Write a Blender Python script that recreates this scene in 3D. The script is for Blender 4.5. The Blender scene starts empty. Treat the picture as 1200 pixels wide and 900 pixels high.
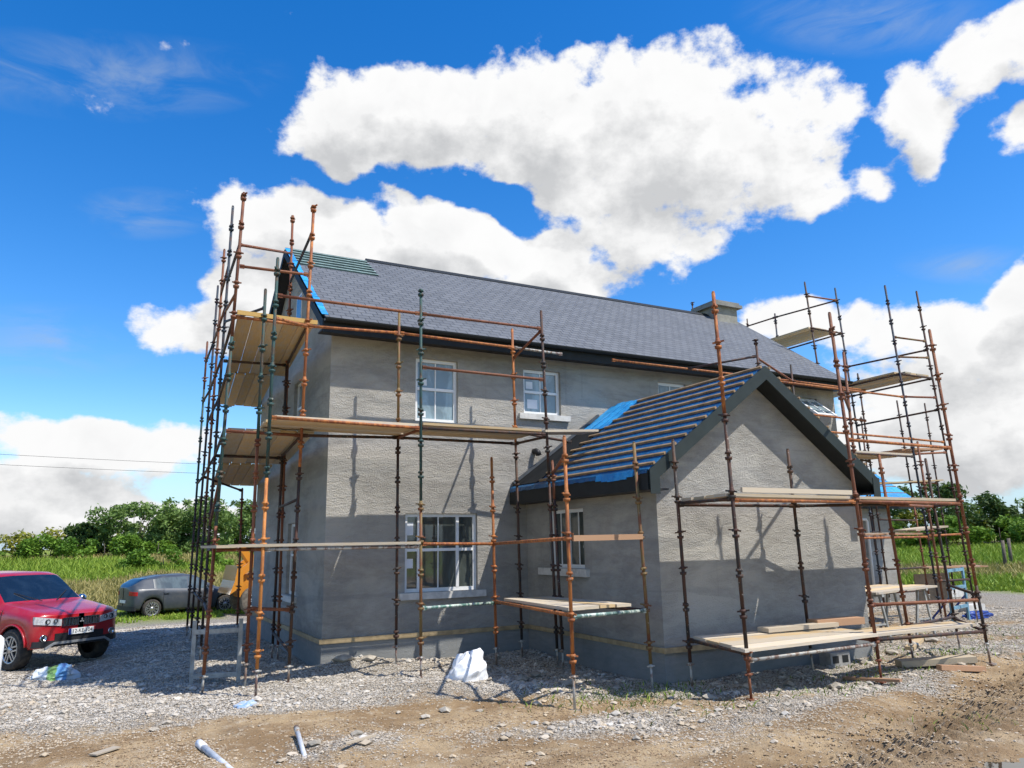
import bpy, math, random
import numpy as np
from mathutils import Vector, Matrix
random.seed(7); rng = np.random.default_rng(7)
S = bpy.context.scene
COL = S.collection
def R(a): return math.radians(a)

# ---------------------------------------------------------------- node helpers
def nmat(name):
    m = bpy.data.materials.new(name); m.use_nodes = True
    nt = m.node_tree; nt.nodes.clear()
    out = nt.nodes.new('ShaderNodeOutputMaterial'); p = nt.nodes.new('ShaderNodeBsdfPrincipled')
    nt.links.new(p.outputs[0], out.inputs[0])
    return m, nt, p
def N(nt, kind, **kw):
    n = nt.nodes.new(kind)
    for k, v in kw.items():
        if k.startswith('i_'): n.inputs[int(k[2:]) if k[2:].isdigit() else k[2:].replace('_', ' ')].default_value = v
        else: setattr(n, k, v)
    return n
def setin(nt, sock, v):
    if hasattr(v, 'is_output') or isinstance(v, bpy.types.NodeSocket): nt.links.new(v, sock)
    else: sock.default_value = v
def mathn(nt, op, a, b=None, c=None, clamp=False):
    n = nt.nodes.new('ShaderNodeMath'); n.operation = op; n.use_clamp = clamp
    setin(nt, n.inputs[0], a)
    if b is not None: setin(nt, n.inputs[1], b)
    if c is not None: setin(nt, n.inputs[2], c)
    return n.outputs[0]
def mixc(nt, f, a, b, mode='MIX'):
    n = nt.nodes.new('ShaderNodeMix'); n.data_type = 'RGBA'; n.blend_type = mode
    setin(nt, n.inputs[0], f)
    for s, v in ((n.inputs[6], a), (n.inputs[7], b)):
        if isinstance(v, tuple): s.default_value = (*v[:3], 1)
        else: nt.links.new(v, s)
    return n.outputs[2]
def noise(nt, vec, scale, detail=4, rough=.55, dist=0):
    n = nt.nodes.new('ShaderNodeTexNoise'); n.inputs['Scale'].default_value = scale
    n.inputs['Detail'].default_value = detail; n.inputs['Roughness'].default_value = rough; n.inputs['Distortion'].default_value = dist
    if vec is not None: nt.links.new(vec, n.inputs['Vector'])
    return n.outputs[0]
def ramp(nt, f, stops):
    n = nt.nodes.new('ShaderNodeMapRange'); n.clamp = True; n.interpolation_type = 'SMOOTHSTEP'
    setin(nt, n.inputs[0], f); n.inputs[1].default_value = stops[0]; n.inputs[2].default_value = stops[1]
    n.inputs[3].default_value = 0 if len(stops) < 3 else stops[2]; n.inputs[4].default_value = 1 if len(stops) < 4 else stops[3]
    return n.outputs[0]
def wpos(nt): return nt.nodes.new('ShaderNodeNewGeometry').outputs['Position']
def opos(nt): return nt.nodes.new('ShaderNodeTexCoord').outputs['Object']
def scaled(nt, v, s):
    n = nt.nodes.new('ShaderNodeMapping'); n.inputs['Scale'].default_value = s; nt.links.new(v, n.inputs[0]); return n.outputs[0]
def bump(nt, p, h, strength=.5, dist=.01):
    b = nt.nodes.new('ShaderNodeBump'); b.inputs['Strength'].default_value = strength; b.inputs['Distance'].default_value = dist
    nt.links.new(h, b.inputs['Height']); nt.links.new(b.outputs[0], p.inputs['Normal'])
MATS = {}
def simple(name, col, rough=.6, metal=0, var=.25, scale=6, dark=None, bs=0, bscale=40, spec=None, perobj=0):
    m, nt, p = nmat(name); v = wpos(nt)
    d = dark or tuple(c*(1-var) for c in col)
    f = ramp(nt, noise(nt, v, scale, 5, .6), (.35, .65))
    c = mixc(nt, f, d, col)
    if perobj:
        oi = nt.nodes.new('ShaderNodeObjectInfo')
        k = mathn(nt, 'MULTIPLY_ADD', oi.outputs['Random'], perobj, 1-perobj*.6)
        h = nt.nodes.new('ShaderNodeHueSaturation'); nt.links.new(c, h.inputs['Color']); nt.links.new(k, h.inputs['Value']); c = h.outputs[0]
    nt.links.new(c, p.inputs['Base Color']); p.inputs['Roughness'].default_value = rough; p.inputs['Metallic'].default_value = metal
    if spec is not None: p.inputs['Specular IOR Level'].default_value = spec
    if bs: bump(nt, p, noise(nt, v, bscale, 4, .6), bs, .01)
    MATS[name] = m; return m
def rusty(name, paint, rust, cover, rough=.7):
    """scaffold tube: paint or rust with flaked patches"""
    m, nt, p = nmat(name); v = wpos(nt)
    sv = scaled(nt, v, (14, 14, 5))
    f = ramp(nt, noise(nt, sv, 1, 6, .65), (cover-.07, cover+.07))
    f2 = noise(nt, v, 60, 3, .6)
    rc = mixc(nt, f2, tuple(c*.55 for c in rust), tuple(min(1, c*1.25) for c in rust))
    big = ramp(nt, noise(nt, v, 1.3, 3), (.4, .6))
    rc = mixc(nt, big, rc, (rust[0]*.75, rust[1]*.62, rust[2]*.7))
    c = mixc(nt, f, rc, paint)
    cem = ramp(nt, noise(nt, v, 26, 4, .7), (.64, .7))
    c = mixc(nt, cem, c, (.42, .38, .33))
    nt.links.new(c, p.inputs['Base Color']); p.inputs['Roughness'].default_value = rough; p.inputs['Metallic'].default_value = .15
    bump(nt, p, noise(nt, v, 90, 3), .35, .004)
    MATS[name] = m; return m

# ---------------------------------------------------------------- materials
rusty('rust', (.27, .095, .036), (.22, .082, .034), .58)
rusty('orange_rust', (.43, .155, .04), (.30, .11, .036), .52); rusty('bright_orange', (.52, .205, .05), (.38, .14, .045), .45)
rusty('red_rust', (.19, .07, .033), (.165, .07, .035), .5)
rusty('olive', (.17, .12, .045), (.22, .10, .04), .5)
rusty('dark_tube', (.035, .032, .03), (.09, .045, .025), .52)
rusty('green_tube', (.025, .07, .065), (.08, .06, .035), .46)
rusty('blue_tube', (.03, .045, .065), (.09, .05, .04), .46)
rusty('galv', (.40, .39, .35), (.24, .17, .12), .5, .55)
rusty('galv_green', (.50, .56, .50), (.12, .25, .2), .5, .5)

def board_mat(name, col):
    m, nt, p = nmat(name); v = opos(nt)
    tc = nt.nodes.new('ShaderNodeTexCoord'); uvv = tc.outputs['UV']
    g = noise(nt, scaled(nt, uvv, (1.2, 26, 1)), 2.2, 6, .65, .6)
    st = ramp(nt, noise(nt, scaled(nt, uvv, (1, 4, 1)), 3.1, 5, .6), (.42, .7))
    c = mixc(nt, g, tuple(x*.6 for x in col), tuple(min(1, x*1.15) for x in col))
    c = mixc(nt, mathn(nt, 'MULTIPLY', st, .55), c, (.42, .41, .39))
    oi = nt.nodes.new('ShaderNodeObjectInfo')
    h = nt.nodes.new('ShaderNodeHueSaturation'); nt.links.new(c, h.inputs['Color'])
    nt.links.new(mathn(nt, 'MULTIPLY_ADD', oi.outputs['Random'], .45, .78), h.inputs['Value']); h.inputs['Saturation'].default_value = .95
    nt.links.new(h.outputs[0], p.inputs['Base Color']); p.inputs['Roughness'].default_value = .85
    bump(nt, p, g, .3, .006); MATS[name] = m
board_mat('board', (.62, .43, .20)); board_mat('board_grey', (.50, .40, .25)); board_mat('board_pale', (.56, .46, .32)); board_mat('board_orange', (.42, .21, .085)); board_mat('board_yellow', (.62, .36, .05))

def render_wall(name, col, bs, plinth=False):
    m, nt, p = nmat(name); v = wpos(nt)
    big = noise(nt, scaled(nt, v, (.5, .5, 1.1)), 1.1, 5, .6, .8)
    fine = noise(nt, v, 60, 5, .75)
    mid = noise(nt, scaled(nt, v, (1, 1, 2.6)), 5, 5, .65, .5)
    c = mixc(nt, ramp(nt, big, (.35, .68)), tuple(x*.72 for x in col), tuple(x*1.10 for x in col))
    c = mixc(nt, mathn(nt, 'MULTIPLY', ramp(nt, mid, (.35, .7)), .35), c, tuple(x*1.22 for x in col))
    c = mixc(nt, mathn(nt, 'MULTIPLY', ramp(nt, fine, (.42, .30)), .55), c, tuple(x*.45 for x in col))
    band = noise(nt, scaled(nt, v, (.22, .22, 1.9)), 1.6, 4, .6, 1.2)      # day joints left by each lift of plastering
    c = mixc(nt, mathn(nt, 'MULTIPLY', ramp(nt, band, (.52, .66)), .45), c, (.25, .25, .235))
    streak = noise(nt, scaled(nt, v, (7, 7, .35)), 1.3, 4, .6)
    c = mixc(nt, mathn(nt, 'MULTIPLY', ramp(nt, streak, (.60, .74)), .22), c, (.20, .20, .19))
    sx = nt.nodes.new('ShaderNodeSeparateXYZ'); nt.links.new(v, sx.inputs[0])
    zz = mathn(nt, 'ADD', sx.outputs[2], mathn(nt, 'MULTIPLY', mid, .7))
    damp = ramp(nt, zz, (1.3, .35))      # damp, splashed lower courses
    c = mixc(nt, mathn(nt, 'MULTIPLY', damp, .55), c, (.17, .18, .18))
    nt.links.new(c, p.inputs['Base Color']); p.inputs['Roughness'].default_value = .95; p.inputs['Specular IOR Level'].default_value = .2
    h = mathn(nt, 'ADD', mathn(nt, 'MULTIPLY', fine, .8), mathn(nt, 'MULTIPLY', mid, 1.3))
    vor = nt.nodes.new('ShaderNodeTexVoronoi'); vor.inputs['Scale'].default_value = 62; nt.links.new(v, vor.inputs['Vector'])
    h = mathn(nt, 'ADD', h, mathn(nt, 'MULTIPLY', vor.outputs['Distance'], .5))
    bump(nt, p, h, bs, .02); MATS[name] = m
render_wall('render', (.405, .384, .342), .95); render_wall('render_smooth', (.31, .31, .295), .35)

simple('upvc', (.80, .80, .78), .35, var=.06); simple('sill_concrete', (.62, .60, .55), .85, var=.2, scale=9, bs=.2)
simple('fascia_black', (.018, .021, .022), .6, var=.2, spec=.25); simple('fascia_green', (.026, .036, .035), .6, var=.2, scale=3, spec=.3)
simple('soffit', (.02, .02, .022), .6); simple('batten_timber', (.44, .33, .18), .8, var=.3, scale=8, bs=.2)
simple('roof_batten', (.36, .25, .15), .9, var=.35, scale=5, spec=.15); simple('teal_batten', (.24, .34, .32), .8, var=.3)
simple('underlay_dark', (.014, .016, .018), .9, spec=.15); simple('lead', (.07, .08, .09), .55)
simple('cable_black', (.02, .02, .02), .6); simple('chimney_render', (.30, .29, .25), .95, var=.3, scale=3, bs=.4); simple('chimney_cap', (.24, .235, .21), .9, var=.25, scale=5, bs=.3)
simple('white_plastic', (.82, .83, .84), .45, var=.08, scale=12); simple('rock', (.46, .41, .33), .95, var=.4, scale=9, bs=.5, bscale=25, perobj=.5)
simple('block_grey', (.36, .35, .33), .95, var=.3, scale=8, bs=.4); simple('pvc_pipe', (.62, .64, .66), .5, var=.25, scale=14)
simple('blue_tarp', (.02, .06, .30), .45, var=.4, scale=9); simple('rag', (.18, .32, .55), .8, var=.55, scale=22, dark=(.5, .55, .6))
simple('blue_frame', (.18, .36, .48), .5, var=.4, scale=10); simple('grey_frame', (.40, .40, .37), .6, var=.35, scale=9)
simple('ply', (.30, .21, .13), .8, var=.35, scale=5); simple('paper', (.78, .80, .82), .7, var=.1)
simple('post_wood', (.16, .13, .10), .9, var=.4, scale=12)

def membrane():
    m, nt, p = nmat('membrane'); v = wpos(nt)
    f = ramp(nt, noise(nt, v, 2.2, 5, .6, .5), (.3, .7))
    c = mixc(nt, f, (.003, .055, .155), (.008, .12, .28))  # blue darkened to carry the shade thrown by the battens
    nt.links.new(c, p.inputs['Base Color']); p.inputs['Roughness'].default_value = .5
    bump(nt, p, noise(nt, v, 7, 4, .6, 1.), .8, .05); MATS['membrane'] = m
    m2 = m.copy(); m2.name = 'membrane_unshaded'; MATS['membrane_unshaded'] = m2  # same sheet in brighter blue, without the batten shade in its colour
    for n in m2.node_tree.nodes:
        if n.type == 'MIX': n.inputs[6].default_value = (.010, .20, .52, 1); n.inputs[7].default_value = (.03, .36, .74, 1)
membrane()
def slate():
    m, nt, p = nmat('slate')
    uv = nt.nodes.new('ShaderNodeTexCoord').outputs['UV']
    b = nt.nodes.new('ShaderNodeTexBrick'); nt.links.new(uv, b.inputs['Vector'])
    b.offset = .5; b.inputs['Scale'].default_value = 1; b.inputs['Brick Width'].default_value = .22; b.inputs['Row Height'].default_value = .16
    b.inputs['Mortar Size'].default_value = .010; b.inputs['Mortar Smooth'].default_value = .25; b.inputs['Bias'].default_value = .0
    b.inputs['Color1'].default_value = (.105, .111, .119, 1); b.inputs['Color2'].default_value = (.140, .147, .157, 1); b.inputs['Mortar'].default_value = (.05, .055, .062, 1)
    w = wpos(nt)
    c = mixc(nt, mathn(nt, 'MULTIPLY', ramp(nt, noise(nt, w, .5, 4), (.4, .7)), .15), b.outputs[0], (.16, .165, .175))
    nt.links.new(c, p.inputs['Base Color']); p.inputs['Roughness'].default_value = .68; p.inputs['Specular IOR Level'].default_value = .35
    # each course tilts up to its lower edge
    sx = nt.nodes.new('ShaderNodeSeparateXYZ'); nt.links.new(uv, sx.inputs[0])
    saw = mathn(nt, 'FRACT', mathn(nt, 'DIVIDE', sx.outputs[1], .16))
    h = mathn(nt, 'ADD', mathn(nt, 'MULTIPLY', mathn(nt, 'SUBTRACT', 1, saw), .7), mathn(nt, 'MULTIPLY', mathn(nt, 'SUBTRACT', 1, b.outputs[1]), .6))
    h = mathn(nt, 'ADD', h, mathn(nt, 'MULTIPLY', noise(nt, w, 30, 3), .2))
    bump(nt, p, h, .8, .02); MATS['slate'] = m
slate()
def glass(name, col, rough=.04, mixn=True):
    m, nt, p = nmat(name); v = wpos(nt)
    c = mixc(nt, ramp(nt, noise(nt, scaled(nt, v, (1, 1, .5)), 3.2, 4, .6, .6), (.4, .66)), tuple(x*.55 for x in col), col)
    nt.links.new(c, p.inputs['Base Color']); p.inputs['Roughness'].default_value = rough
    p.inputs['IOR'].default_value = 1.6; p.inputs['Specular IOR Level'].default_value = .8
    bump(nt, p, noise(nt, v, 1.3, 2), .06, .02); MATS[name] = m
glass('pane_dark', (.085, .10, .09)); glass('pane_film', (.27, .35, .37), .18)
glass('car_glass', (.012, .02, .03), .04)
def paint(name, col, rough=.25, metal=.0, coat=.8):
    m, nt, p = nmat(name); v = wpos(nt)
    d = ramp(nt, noise(nt, v, 5, 5, .6), (.4, .75))
    c = mixc(nt, mathn(nt, 'MULTIPLY', d, .12), col, (.3, .27, .22))
    nt.links.new(c, p.inputs['Base Color']); p.inputs['Roughness'].default_value = rough; p.inputs['Metallic'].default_value = metal
    p.inputs['Coat Weight'].default_value = coat; p.inputs['Coat Roughness'].default_value = .06; MATS[name] = m
glass('hatch_glass', (.10, .13, .125), .08); paint('car_red', (.38, .006, .014), .3, 0, .55); paint('car_grey', (.045, .055, .068), .42, .0, .3); paint('digger_yellow', (.62, .24, .015), .45, 0, .3)
simple('black_plastic', (.018, .018, .02), .55); simple('tyre', (.022, .021, .02), .85, dark=(.06, .052, .042), scale=11); simple('alloy', (.55, .56, .57), .32, .85, var=.15)
simple('chrome', (.62, .63, .64), .15, 1, var=.05); simple('silver_trim', (.42, .43, .44), .35, .5); simple('lamp_glass', (.80, .82, .84), .1, .35, var=.3, scale=25)
simple('tail_red', (.50, .015, .015), .2); simple('plate_white', (.80, .80, .78), .4, var=.03); simple('plate_blue', (.02, .08, .5), .4); simple('ink', (.01, .01, .01), .6); simple('bark', (.10, .085, .065), .95, var=.4, scale=12); simple('mud_tyre', (.20, .17, .13), .95, var=.45, scale=9)

def leafmat(name, a, b, c3=None):
    m, nt, p = nmat(name); v = wpos(nt)
    at = nt.nodes.new('ShaderNodeAttribute'); at.attribute_name = 'tone'
    c = mixc(nt, at.outputs['Fac'], a, b)
    if c3: c = mixc(nt, ramp(nt, noise(nt, v, .7, 3), (.52, .66)), c, c3)
    nt.links.new(c, p.inputs['Base Color']); p.inputs['Roughness'].default_value = .6; p.inputs['Specular IOR Level'].default_value = .3
    # thin leaves let light through
    tr = nt.nodes.new('ShaderNodeBsdfTranslucent'); nt.links.new(mixc(nt, .5, c, (.14, .20, .02)), tr.inputs[0])
    ms = nt.nodes.new('ShaderNodeMixShader'); ms.inputs[0].default_value = .28
    nt.links.new(p.outputs[0], ms.inputs[1]); nt.links.new(tr.outputs[0], ms.inputs[2])
    out = [n for n in nt.nodes if n.type == 'OUTPUT_MATERIAL'][0]; nt.links.new(ms.outputs[0], out.inputs[0])
    MATS[name] = m
leafmat('leaf_willow', (.085, .155, .03), (.24, .35, .10)); leafmat('leaf_dark', (.036, .075, .018), (.105, .17, .045)); leafmat('leaf_hedge', (.06, .15, .014), (.20, .34, .035))
leafmat('leaf_yellow', (.13, .17, .015), (.36, .34, .04)); leafmat('grass_green', (.14, .25, .02), (.34, .44, .06)); leafmat('grass_straw', (.25, .22, .06), (.50, .42, .17)); leafmat('weed', (.05, .09, .02), (.14, .18, .05))

# ---------------------------------------------------------------- mesh builder (world coordinates)
class MB:
    def __init__(s): s.v = []; s.f = []; s.m = []; s.uv = {}; s.slots = []; s.sm = []
    def mi(s, mat):
        if mat not in s.slots: s.slots.append(mat)
        return s.slots.index(mat)
    def add(s, vs, fs, mat, smooth=False):
        o = len(s.v); s.v += [tuple(v) for v in vs]; k = s.mi(mat)
        for f in fs: s.f.append(tuple(i+o for i in f)); s.m.append(k); s.sm.append(smooth)
        return o
    def hexa(s, p, mat):          # p: 8 corners, bottom 4 ccw then top 4
        s.add(p, [(3, 2, 1, 0), (4, 5, 6, 7), (0, 1, 5, 4), (1, 2, 6, 5), (2, 3, 7, 6), (3, 0, 4, 7)], mat)
    def box(s, a, b, mat):
        (x0, y0, z0), (x1, y1, z1) = a, b
        x0, x1 = min(x0, x1), max(x0, x1); y0, y1 = min(y0, y1), max(y0, y1); z0, z1 = min(z0, z1), max(z0, z1)
        s.hexa([(x0, y0, z0), (x1, y0, z0), (x1, y1, z0), (x0, y1, z0), (x0, y0, z1), (x1, y0, z1), (x1, y1, z1), (x0, y1, z1)], mat)
    def bar(s, p, q, w, h, mat, up=(0, 0, 1)):   # rectangular bar from p to q
        p, q = Vector(p), Vector(q); d = (q-p).normalized(); u = Vector(up); r = d.cross(u)
        if r.length < 1e-4: r = d.cross(Vector((1, 0, 0)))
        r.normalize(); u = r.cross(d).normalized(); r *= w/2; u *= h/2
        s.hexa([p-r-u, p+r-u, q+r-u, q-r-u, p-r+u, p+r+u, q+r+u, q-r+u], mat)
    def tube(s, pts, r, mat, n=8, caps=True):
        pts = [Vector(p) for p in pts]; rr = r if isinstance(r, (list, tuple)) else [r]*len(pts)
        vs = []; fs = []; prev = None
        for i, p in enumerate(pts):
            d = (pts[min(i+1, len(pts)-1)]-pts[max(i-1, 0)]).normalized()
            if prev is None:
                a = d.cross(Vector((0, 0, 1)));  a = d.cross(Vector((1, 0, 0))) if a.length < 1e-3 else a
            else: a = prev-d*prev.dot(d)
            a.normalize(); prev = a; b = d.cross(a)
            for k in range(n):
                t = 2*math.pi*k/n; vs.append(p+(a*math.cos(t)+b*math.sin(t))*rr[i])
        for i in range(len(pts)-1):
            for k in range(n): fs.append((i*n+k, i*n+(k+1) % n, (i+1)*n+(k+1) % n, (i+1)*n+k))
        if caps: fs += [tuple(range(n-1, -1, -1)), tuple(range((len(pts)-1)*n, len(pts)*n))]
        s.add(vs, fs, mat, True)
    def prism(s, poly, d, mat):   # poly: list of 3D points, d: extrusion vector
        n = len(poly); d = Vector(d); vs = [Vector(p) for p in poly]+[Vector(p)+d for p in poly]
        s.add(vs, [tuple(range(n-1, -1, -1)), tuple(range(n, 2*n))]+[(i, (i+1) % n, (i+1) % n+n, i+n) for i in range(n)], mat)
    def build(s, name, parent=None, origin=None, local=False, recalc=True):
        me = bpy.data.meshes.new(name)
        if origin is None and parent is None:
            a = np.array(s.v); origin = (float((a[:, 0].min()+a[:, 0].max())/2), float((a[:, 1].min()+a[:, 1].max())/2), float(a[:, 2].min()))
        off = Vector((0, 0, 0))
        if not local:
            if parent is not None:
                q = parent
                while q is not None: off += q.location; q = q.parent
                if origin is not None: off = Vector(origin)
            else: off = Vector(origin)
        me.from_pydata([(v[0]-off[0], v[1]-off[1], v[2]-off[2]) for v in s.v], [], s.f)
        for mt in s.slots: me.materials.append(MATS[mt])
        me.polygons.foreach_set('material_index', s.m); me.polygons.foreach_set('use_smooth', s.sm)
        if s.uv:
            l = me.uv_layers.new(name='UVMap')
            for pi, co in s.uv.items():
                p = me.polygons[pi]
                for li, c in zip(p.loop_indices, co): l.data[li].uv = c
        me.validate(); me.update()
        o = bpy.data.objects.new(name, me); COL.objects.link(o)
        if parent is not None:
            o.parent = parent
            if origin is not None and not local:
                q = parent; po = Vector((0, 0, 0))
                while q is not None: po += q.location; q = q.parent
                o.location = off-po
        elif not local: o.location = off
        if recalc:
            import bmesh
            bm = bmesh.new(); bm.from_mesh(me); bmesh.ops.recalc_face_normals(bm, faces=bm.faces); bm.to_mesh(me); bm.free()
        return o
def tag(o, label=None, cat=None, group=None, kind=None):
    if label: o['label'] = label
    if cat: o['category'] = cat
    if group: o['group'] = group
    if kind: o['kind'] = kind
    return o
def thing(name, label, cat, loc, rz=0, group=None):
    o = bpy.data.objects.new(name, None); COL.objects.link(o); o.location = loc; o.rotation_euler = (0, 0, rz); o.empty_display_size = .2
    return tag(o, label, cat, group)
def npmesh(name, V, F, mats, mi=None, attrs=None, smooth=False, parent=None, loc=None):
    """big mesh from numpy arrays; F (n,3) or (n,4)"""
    me = bpy.data.meshes.new(name); k = F.shape[1]
    me.vertices.add(len(V)); me.vertices.foreach_set('co', V.astype(np.float32).ravel())
    me.loops.add(F.size); me.loops.foreach_set('vertex_index', F.astype(np.int32).ravel())
    me.polygons.add(len(F)); me.polygons.foreach_set('loop_start', np.arange(0, F.size, k, dtype=np.int32))
    me.polygons.foreach_set('loop_total', np.full(len(F), k, dtype=np.int32))
    for m in mats: me.materials.append(MATS[m])
    if mi is not None: me.polygons.foreach_set('material_index', mi.astype(np.int32))
    me.polygons.foreach_set('use_smooth', np.full(len(F), smooth))
    me.update(calc_edges=True)
    for nm, arr in (attrs or {}).items():
        a = me.attributes.new(nm, 'FLOAT', 'POINT'); a.data.foreach_set('value', arr.astype(np.float32))
    o = bpy.data.objects.new(name, me); COL.objects.link(o)
    if parent is not None: o.parent = parent
    if loc is not None: o.location = loc
    return o

# ---------------------------------------------------------------- camera
RW = [[0.88275365, -0.08134056, -0.4627415], [-0.46954121, -0.18762206, -0.86274504], [-0.01664435, 0.97886755, -0.2038168]]
cam = bpy.data.cameras.new('camera'); co = bpy.data.objects.new('camera', cam); COL.objects.link(co)
M = Matrix(RW).to_4x4(); M.translation = (0, 0, 2.0); co.matrix_world = M
cam.sensor_width = 36; cam.lens = 887.4745/1200*36; cam.clip_start = .1; cam.clip_end = 6000
S.camera = co

# ---------------------------------------------------------------- light
SUN_AZ, SUN_EL = R(36.5), R(58)        # azimuth measured from -Y towards +X
sd = Vector((math.sin(SUN_AZ)*math.cos(SUN_EL), -math.cos(SUN_AZ)*math.cos(SUN_EL), math.sin(SUN_EL)))
L = bpy.data.lights.new('sun', 'SUN'); L.energy = 5.0; L.angle = R(.53); L.color = (1, .955, .88)
lo = bpy.data.objects.new('sun', L); COL.objects.link(lo); lo.rotation_euler = (-sd).to_track_quat('-Z', 'Y').to_euler(); lo.location = (20, -20, 40)
S.view_settings.view_transform = 'Standard'; S.view_settings.look = 'None'; S.view_settings.gamma = 1; S.view_settings.exposure = 0.2
try: S.view_settings.use_curve_mapping = False
except Exception: pass
S.cycles.max_bounces = 4; S.cycles.diffuse_bounces = 2; S.cycles.glossy_bounces = 2; S.cycles.use_adaptive_sampling = True; S.cycles.adaptive_threshold = .02; S.cycles.transparent_max_bounces = 6; S.cycles.use_denoising = True

# ---------------------------------------------------------------- sky
W = bpy.data.worlds.new('World'); S.world = W; W.use_nodes = True
nt = W.node_tree; nt.nodes.clear()
wo = nt.nodes.new('ShaderNodeOutputWorld'); bg = nt.nodes.new('ShaderNodeBackground'); nt.links.new(bg.outputs[0], wo.inputs[0]); bg.inputs[1].default_value = .125
sky = nt.nodes.new('ShaderNodeTexSky'); sky.sky_type = 'NISHITA'; sky.sun_disc = False; sky.sun_elevation = SUN_EL
sky.sun_rotation = math.pi-SUN_AZ; sky.air_density = 1.0; sky.dust_density = .3; sky.ozone_density = 3.0; sky.altitude = 50
tc = nt.nodes.new('ShaderNodeTexCoord'); nrm = nt.nodes.new('ShaderNodeVectorMath'); nrm.operation = 'NORMALIZE'; nt.links.new(tc.outputs['Generated'], nrm.inputs[0])
sx = nt.nodes.new('ShaderNodeSeparateXYZ'); nt.links.new(nrm.outputs[0], sx.inputs[0])
u = mathn(nt, 'ARCTAN2', sx.outputs[0], sx.outputs[1]); vv = mathn(nt, 'ARCSINE', sx.outputs[2])
cx = nt.nodes.new('ShaderNodeCombineXYZ'); nt.links.new(u, cx.inputs[0]); nt.links.new(vv, cx.inputs[1])
BL = [(0.285,0.530,0.108,0.062,0.06,1.00),(0.390,0.512,0.10,0.050,0.0,1.00),(0.424,0.546,0.118,0.054,-0.01,1.00),(0.560,0.529,0.146,0.079,-0.08,1.00),(0.716,0.502,0.180,0.102,-0.15,1.00),(0.841,0.485,0.106,0.081,-0.19,1.00),(0.640,0.415,0.110,0.055,-0.35,1.00),(0.730,0.370,0.045,0.034,-0.11,0.80),(0.341,0.398,0.179,0.058,-0.20,1.00),(0.203,0.405,0.103,0.057,0.07,1.00),(0.495,0.362,0.142,0.038,-0.21,1.00),(0.153,0.327,0.065,0.062,0.08,0.90),(0.079,0.268,0.066,0.033,0.26,0.90),(1.026,0.480,0.048,0.055,-0.26,0.80),(1.086,0.512,0.048,0.034,0.04,0.75),(1.140,0.521,0.033,0.033,-0.34,0.80),(1.129,0.428,0.023,0.031,-0.29,0.80),(1.037,0.430,0.034,0.029,-0.25,0.70),(0.905,0.391,0.048,0.020,0.17,0.55),(0.978,0.410,0.029,0.019,-0.21,0.50),(1.032,0.178,0.118,0.073,-0.13,1.00),(1.104,0.253,0.039,0.042,-0.19,0.90),(0.958,0.238,0.063,0.034,-0.14,0.80),(1.031,0.100,0.144,0.053,-0.09,1.00),(1.089,0.171,0.053,0.075,-0.14,1.00),(0.862,0.265,0.055,0.027,-0.12,0.70),(-0.024,0.114,0.119,0.033,0.04,0.95),(-0.065,0.060,0.094,0.038,0.01,1.00),(0.061,0.117,0.067,0.031,0.03,0.90),(0.026,0.036,0.162,0.026,-0.00,0.90),
      (-2.2,.5,.6,.2,0,.9),(2.4,.35,.5,.16,.1,.9)]
GAP = [(0.258,0.460,0.065,0.013,-0.07,0.80),(0.340,0.472,0.072,0.012,0.03,0.70),(0.430,0.454,0.079,0.015,-0.15,1.00),(0.496,0.425,0.054,0.015,-0.29,0.90)]
CI = [(-0.036,0.532,0.156,0.026,0.20),(-0.069,0.232,0.079,0.024,0.11),(0.981,0.587,0.116,0.021,-0.28),(1.064,0.299,0.058,0.013,-0.21),(0.016,0.391,0.060,0.017,0.15)]
# one node group: cloud field at a sky direction (azimuth, elevation)
G = bpy.data.node_groups.new('cloud_field', 'ShaderNodeTree')
G.interface.new_socket('Vector', in_out='INPUT', socket_type='NodeSocketVector'); G.interface.new_socket('Field', in_out='OUTPUT', socket_type='NodeSocketFloat')
gi = G.nodes.new('NodeGroupInput'); go = G.nodes.new('NodeGroupOutput')
wn = G.nodes.new('ShaderNodeTexNoise'); wn.inputs['Scale'].default_value = 9; wn.inputs['Detail'].default_value = 3; G.links.new(gi.outputs[0], wn.inputs['Vector'])
ws = G.nodes.new('ShaderNodeVectorMath'); ws.operation = 'SUBTRACT'; G.links.new(wn.outputs['Color'], ws.inputs[0]); ws.inputs[1].default_value = (.5, .5, .5)
wm = G.nodes.new('ShaderNodeVectorMath'); wm.operation = 'MULTIPLY_ADD'; G.links.new(ws.outputs[0], wm.inputs[0]); wm.inputs[1].default_value = (.10, .075, 0); G.links.new(gi.outputs[0], wm.inputs[2])
def lobes(tab, grow, smax):
    acc = None
    for (bu, bv, bw, bh, ba, bwt) in tab:
        mp = G.nodes.new('ShaderNodeMapping'); mp.vector_type = 'TEXTURE'
        mp.inputs['Location'].default_value = (bu, bv, 0); mp.inputs['Rotation'].default_value = (0, 0, ba); mp.inputs['Scale'].default_value = (bw*grow, bh*grow, 1)
        G.links.new(wm.outputs[0], mp.inputs[0])
        gr = G.nodes.new('ShaderNodeTexGradient'); gr.gradient_type = 'SPHERICAL'; G.links.new(mp.outputs[0], gr.inputs[0]); o = gr.outputs['Fac']
        if bwt != 1: o = mathn(G, 'MULTIPLY', o, bwt)
        acc = o if acc is None else (mathn(G, 'SMOOTH_MAX', acc, o, .16) if smax else mathn(G, 'MAXIMUM', acc, o))
    return acc
acc = lobes(BL, 1.54, True); gap = lobes(GAP, 1.7, False)
n1 = noise(G, scaled(G, gi.outputs[0], (1, 1.35, 1)), 10, 9, .60)
n1 = mathn(G, 'SUBTRACT', n1, .5)
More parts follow.
